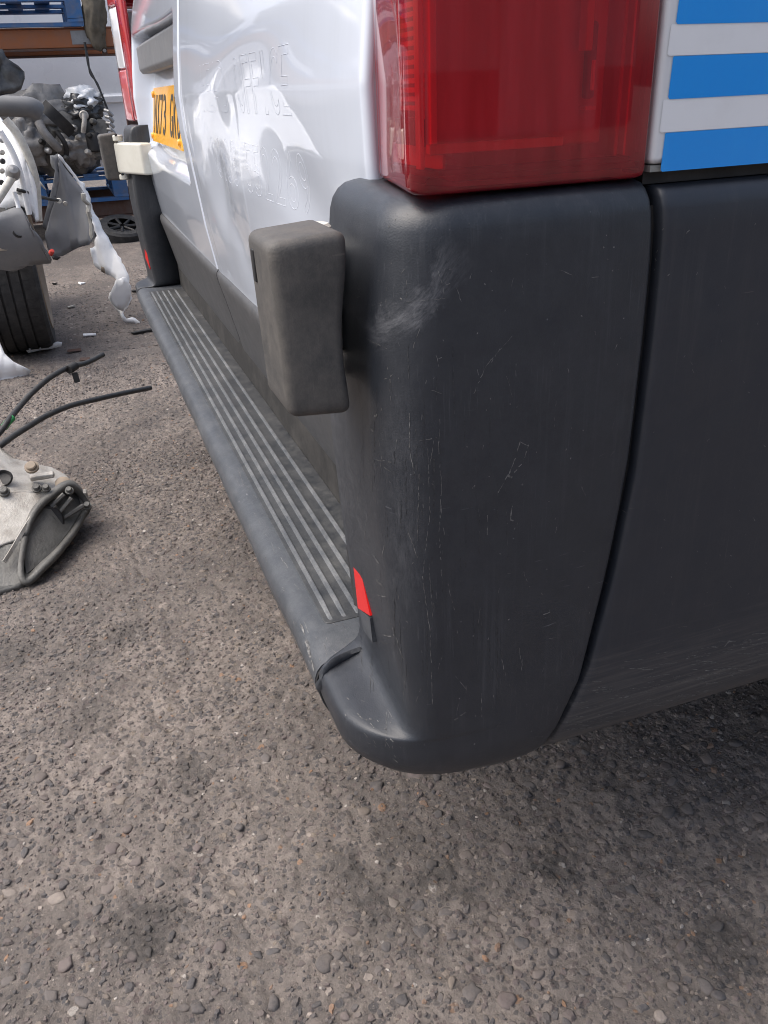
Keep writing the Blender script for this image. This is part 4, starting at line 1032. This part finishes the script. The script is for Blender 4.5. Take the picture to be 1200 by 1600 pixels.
# inner dark bay behind the wing
box('engine_bay', (-4.2, -1.6, .30), (-3.35, -.42, .80), M['under'], wr, bevel=.03)
tyc = Vector((-3.13, -.405, .312)); R_ = .312; Wd = .112
pf = []
for h, r in [(-Wd, .235), (-Wd, .29), (-.098, .306)]: pf.append((r, h))
for k, gc in enumerate((-.060, -.022, .016, .054)):
    pf += [(R_, gc - .016), (R_, gc - .004), (R_ - .007, gc - .0035), (R_ - .007, gc + .0035), (R_, gc + .004)]
pf += [(R_, .085), (.306, .100), (.29, Wd), (.235, Wd), (.215, Wd - .012)]
tyre = lathe('tyre', pf, tyc, (0, 1, 0), M['tyre'], wr, n=64, angle=30)
V = []; F = []
for k in range(56):                                           # sipes across the tread: narrow dark blocks standing a hair proud
    a = 2 * math.pi * k / 56
    for gc in (-.080, -.041, -.003, .035, .070):
        b0 = len(V)
        for (da, hh) in ((-.006, -.012), (.006, -.012), (.006, .012), (-.006, .012)):
            aa = a + da + .03 * (gc * 10); V.append(tyc + Vector((math.cos(aa) * (R_ + .0006), gc + hh, math.sin(aa) * (R_ + .0006))))
        F.append((b0, b0 + 1, b0 + 2, b0 + 3))
tp = mesh('tread_sipes', V, F, M['black'], tyre); tp['kind'] = 'stuff'
lathe('rim', [(.238, .0), (.240, .108), (.236, .116), (.222, .116), (.200, .095), (.185, .05), (.06, .07), (.0, .07)], tyc, (0, 1, 0), M['tan'], wr, n=48)

# ---- torn white front wing standing against the wreck
tw = empty('torn_wing', at(200, 498, z=0), 'torn white car wing with grey inside standing between wreck and van', 'car part')
sheet('inner_face', [(89, 241), (100, 260), (113, 276), (126, 292), (134, 305), (141, 332), (150, 356), (147, 372), (140, 382), (124, 386), (112, 392), (98, 400), (84, 402), (74, 388), (70, 366), (76, 340), (84, 306), (88, 275)], [-3.62, -3.62, -3.61, -3.60, -3.59, -3.58, -3.56, -3.55, -3.55, -3.58, -3.6, -3.6, -3.6, -3.6, -3.6, -3.62, -3.62, -3.62], M['wreck_grey'], tw, .005, .02, cuts=3, scale=6)
sheet('folded_edge', [(78, 243), (85, 243), (90, 240), (90, 262), (93, 280), (88, 308), (80, 330), (72, 360), (66, 352), (74, 322), (82, 290), (86, 266), (84, 258)], -3.58, M['liner'], tw, .008, .01, cuts=2)
sheet('white_skin', [(89, 240), (92, 240), (104, 255), (124, 281), (131, 287), (133, 296), (138, 303), (145, 327), (160, 357), (176, 383), (188, 403), (200, 428), (206, 456), (206, 468), (199, 478), (192, 488), (198, 497), (206, 496), (214, 498), (219, 503), (217, 508), (208, 503), (198, 504), (192, 500), (186, 490), (176, 476), (169, 466), (171, 458), (176, 452), (182, 436), (172, 430), (158, 424), (148, 416), (143, 400), (141, 388), (148, 384), (150, 368), (146, 350), (139, 335), (131, 310), (126, 292), (112, 273)],
      [-3.60] * 8 + [-3.56, -3.52, -3.48, -3.44, -3.42, -3.40, -3.38, -3.37, -3.36, -3.36, -3.35, -3.34, -3.34, -3.35, -3.36, -3.36, -3.38, -3.40, -3.42, -3.42, -3.42, -3.44, -3.46, -3.48, -3.49, -3.50, -3.50, -3.52, -3.52, -3.54, -3.56, -3.58, -3.59, -3.60], M['wreck_white'], tw, .0025, .008, cuts=2, scale=10, rag=.0035)
sheet('torn_flap', [(170, 462), (176, 452), (182, 438), (192, 432), (200, 436), (205, 452), (203, 468), (192, 486), (184, 484), (175, 474)], -3.365, M['wreck_white'], tw, .0025, .010, cuts=2, scale=12, rag=.0035)
tube('foam_edge', [at(u, v, x=-3.55) + Vector((random.uniform(-.01, .01), random.uniform(-.006, .006), 0)) for u, v in ((130, 302), (133, 312), (137, 320), (138, 330), (141, 340), (143, 352), (145, 365), (146, 378))], .010, M['foam'], tw, n=7)
lathe('clip', [(.0, .01), (.01, .01), (.012, .0), (.0, -.004)], at(92, 314, x=-3.5), (1, 0, 0), M['foam'], tw, n=10)
lathe('clip', [(.0, .01), (.008, .01), (.010, .0), (.0, -.004)], at(102, 318, x=-3.5), (1, 0, 0), M['alu'], tw, n=10)
sheet('slot', [(158, 416), (163, 418), (165, 428), (158, 424)], -3.40, M['tan'], tw, .003)
rp = empty('fastener', at(82, 400, x=-2.9), 'small red plastic fastener with black clip by the arch liner', 'fastener')
lathe('head', [(.0, .014), (.007, .013), (.009, .006), (.008, -.008), (.0, -.008)], at(80, 395, x=-2.76), (.6, .4, .6), M['red_plastic'], rp, n=12)
sheet('clip', [(80, 400), (88, 399), (95, 402), (90, 406), (83, 405)], -2.76, M['black'], rp, .008)

# ---- white bumper end and plastic shard on the ground
bp_ = empty('bumper_piece', at(20, 590, z=0), 'dirty white bumper end lying on the ground at the left edge', 'car part')
sheet('skin', [(-70, 500), (-30, 512), (0, 532), (8, 548), (22, 560), (36, 568), (47, 576), (42, 588), (32, 595), (16, 599), (0, 600), (-70, 602)], [-2.9, -2.86, -2.82, -2.80, -2.78, -2.76, -2.76, -2.74, -2.73, -2.72, -2.72, -2.72], M['wreck_white'], bp_, .006, .008, lambda y, z: .05 * math.sin(min(1, max(0, z / .14)) * 3.1), cuts=3, scale=6)
sheet('lower_lip', [(-70, 600), (0, 598), (14, 598), (17, 601), (12, 603), (0, 604), (-70, 606)], -2.70, M['black'], bp_, .008)
sh_w = sheet('plastic_shard', [(38, 544), (46, 541), (58, 543), (75, 539), (90, 534), (97, 535), (96, 541), (80, 545), (62, 547), (50, 550), (44, 551)], -3.02, M['wreck_white'], None, .005, .006, cuts=1)
tag(sh_w, 'white plastic shard lying under the wreck tyre', 'scrap')

# ---- gearbox casing with two cables
gb = empty('gearbox', (-1.35, -.38, 0), 'dirty aluminium gearbox bell housing on the concrete at the left edge', 'gearbox')
def G(u, v, x): return at(u, v, x=x)
def plate3(name, P, th, mat, bev=.004, rough=.0):
    P = [Vector(p) for p in P]; c = sum(P, Vector()) / len(P)
    n = sum(((P[i] - c).cross(P[(i + 1) % len(P)] - c) for i in range(len(P))), Vector()).normalized()
    if n.dot(CP - c) < 0: n = -n
    m = len(P); V = P + [p - n * th for p in P]
    return mesh(name, V, [tuple(range(m)), tuple(range(2 * m - 1, m - 1, -1))] + [(i, (i + 1) % m, m + (i + 1) % m, m + i) for i in range(m)], mat, gb, bevel=bev)
# upper casting: top surface slopes from the flange down to the front edge
plate3('upper_casing', [G(-60, 690, -1.52), G(0, 696, -1.52), G(20, 712, -1.52), G(48, 722, -1.52), G(80, 728, -1.52), G(104, 740, -1.50), G(118, 757, -1.46), G(108, 766, -1.40), G(72, 764, -1.37), G(30, 766, -1.36), G(0, 768, -1.36), G(-60, 772, -1.36)], .05, M['alu'], .006)
plate3('side_casing', [G(-60, 774, -1.35), G(0, 770, -1.35), G(40, 766, -1.355), G(78, 765, -1.36), G(100, 768, -1.37), G(82, 780, -1.34), G(66, 795, -1.32), G(52, 814, -1.29), G(44, 838, -1.26), G(20, 846, -1.25), G(0, 852, -1.24), G(-60, 858, -1.24)], .05, M['alu'], .005)
plate3('foot_casing', [G(-60, 842, -1.255), G(0, 850, -1.245), G(22, 846, -1.245), G(45, 836, -1.255), G(40, 862, -1.215), G(34, 880, -1.19), G(39, 896, -1.165), G(40, 912, -1.15), G(30, 920, -1.145), G(0, 926, -1.14), G(-60, 930, -1.14)], .06, M['alu_dirty'], .010)
rimc = [G(44, 838, -1.24), G(54, 812, -1.27), G(68, 793, -1.30), G(84, 779, -1.33), G(101, 767, -1.355), G(112, 766, -1.37), G(126, 780, -1.38), G(134, 796, -1.37), G(128, 808, -1.34), G(110, 838, -1.27), G(86, 868, -1.20), G(62, 890, -1.16), G(41, 908, -1.14), G(37, 885, -1.17), G(44, 838, -1.24)]
RC = curve_pts(rimc, 4); nR = len(RC)
mesh('housing_wall', [p for p in RC] + [p - Vector((.030, 0, 0)) for p in RC], grid_faces(2, nR), M['alu_dirty'], gb, smooth=True).modifiers.new('t', 'SOLIDIFY').thickness = .011

plate3('housing_back', [p - Vector((.028, 0, .0)) for p in rimc[:-1]], .02, M['alu_dirty'], .002)
lathe('shaft_seal', [(.012, .0), (.022, .004), (.034, .004), (.038, .0), (.038, -.02)], G(72, 816, -1.31), (.9, .2, .35), M['black'], gb, n=28)
lathe('shaft_bore', [(.0, .0), (.016, .0), (.018, .006)], G(73, 816, -1.305), (.9, .2, .35), M['under'], gb, n=20)
for a, b in (((76, 795), (100, 772)), ((92, 802), (112, 778)), ((98, 810), (130, 790)), ((90, 822), (118, 822)), ((84, 790), (92, 800))):
    tube('rib', [G(*a, -1.325), G(*b, -1.335)], .005, M['alu_dirty'], gb, n=6)
ribbon('edge_rib', [G(6, 878, -1.185), G(20, 856, -1.215), G(34, 832, -1.245), G(50, 806, -1.28)], .008, M['alu'], gb, .004)
for (u, v, r) in ((49, 729, .014), (57, 762, .0095), (72, 762, .0085), (108, 766, .0085), (6, 767, .011), (136, 790, .009)):
    p = G(u, v, -1.40 if v < 750 else -1.345); r *= .8; h = lathe('bolt', [(.0, .008), (r * .8, .008), (r, .006), (r, .0), (r * 1.35, .0), (r * 1.35, -.006)], p, (.55, 0, .8), M['tan'] if r > .0095 else M['alu_dirty'], gb, n=6 if r > .012 else 12, smooth=False)
lathe('plug', [(.0, .004), (.012, .004), (.017, .0), (.017, -.006)], G(98, 754, -1.40), (.5, 0, .85), M['tan'], gb, n=16)
box('lug', tuple(G(66, 744, -1.415) - Vector((.010, .026, .006))), tuple(G(66, 744, -1.415) + Vector((.010, .026, .006))), M['alu'], gb, bevel=.004)
lathe('port', [(.0, -.004), (.016, -.004), (.020, .004), (.022, .0)], G(4, 748, -1.40), (.6, -.1, .8), M['black'], gb, n=18)
box('bracket', tuple(G(131, 778, -1.40) - Vector((.012, .010, .018))), tuple(G(131, 778, -1.40) + Vector((.012, .010, .018))), M['alu'], gb, bevel=.004)
core = lump('gearbox_core', (-1.50, -.58, .10), (.12, .16, .10), M['alu_dirty'], gb, amp=.15, sc=2.5, n=3, seed=51, flat=.9)
def cable(P, r, label, tag_pts):
    o = tube('cable', curve_pts(P, 8), r, M['cable'], None, n=10); tag(o, label, 'cable', None); return o
c1 = cable([G(-60, 728, -1.62), G(-20, 694, -1.66), G(0, 675, -1.70), G(14, 656, -1.74), G(30, 636, -1.80), G(50, 614, -1.86), G(78, 590, -1.93), G(108, 574, -2.0), G(135, 568 - 1, -2.06), G(161, 554, -2.12)], .0075, 'black cable with a green tape band and clip, the upper of two', 0)
c1pts = None
g0, g1, g2 = G(6, 668, -1.722), G(12, 660, -1.735), G(19, 653, -1.752)
tube('green_band', [g0, g1, g2], .0092, M['green'], c1, n=10)
cl_ = G(113, 577, -2.0)
tube('cable_clip', [G(107, 578, -1.985), G(118, 571, -2.01)], .0125, M['black'], c1, n=8)
tube('cable_clip', [cl_ + Vector((.01, .004, -.008)), G(121, 597, -1.985)], .011, M['black'], c1, n=4)
c2 = cable([G(-60, 742, -1.55), G(-20, 712, -1.58), G(0, 697, -1.61), G(20, 682, -1.66), G(42, 668, -1.71), G(72, 650, -1.78), G(110, 634, -1.86), G(150, 624, -1.94), G(190, 615, -2.02), G(235, 606, -2.12)], .0075, 'plain black cable curving over the concrete, the lower of two', 0)

# ---- small litter on the concrete
for (u, v, L, m, lab) in ((128, 443, .03, 'wreck_white', 'tiny white chip on the concrete beside the tyre'), (112, 480, .035, 'foam', 'small pale plastic chip in front of the torn wing'),
                          (140, 524, .05, 'wreck_white', 'thin pale sliver lying in front of the torn wing'), (213, 456, .04, 'black', 'small black fragment right of the torn wing'),
                          (225, 519, .10, 'black', 'flat black strip lying beside the step'), (86, 444, .02, 'black', 'tiny black crumb beside the tyre'), (132, 563, .035, 'rust', 'small rusty bit beside the upper cable'), (116, 549, .05, 'rust', 'thin rusty wire on the concrete behind the cable')):
    p = at(u, v, z=.003); o = box('litter', (p.x - .012, p.y - L / 2, .003), (p.x + .012, p.y + L / 2, .010), M[m], None, bevel=.002, rot=Matrix.Rotation(random.uniform(-.6, .6), 3, 'Z'), jit=.004)
    tag(o, lab, 'litter')
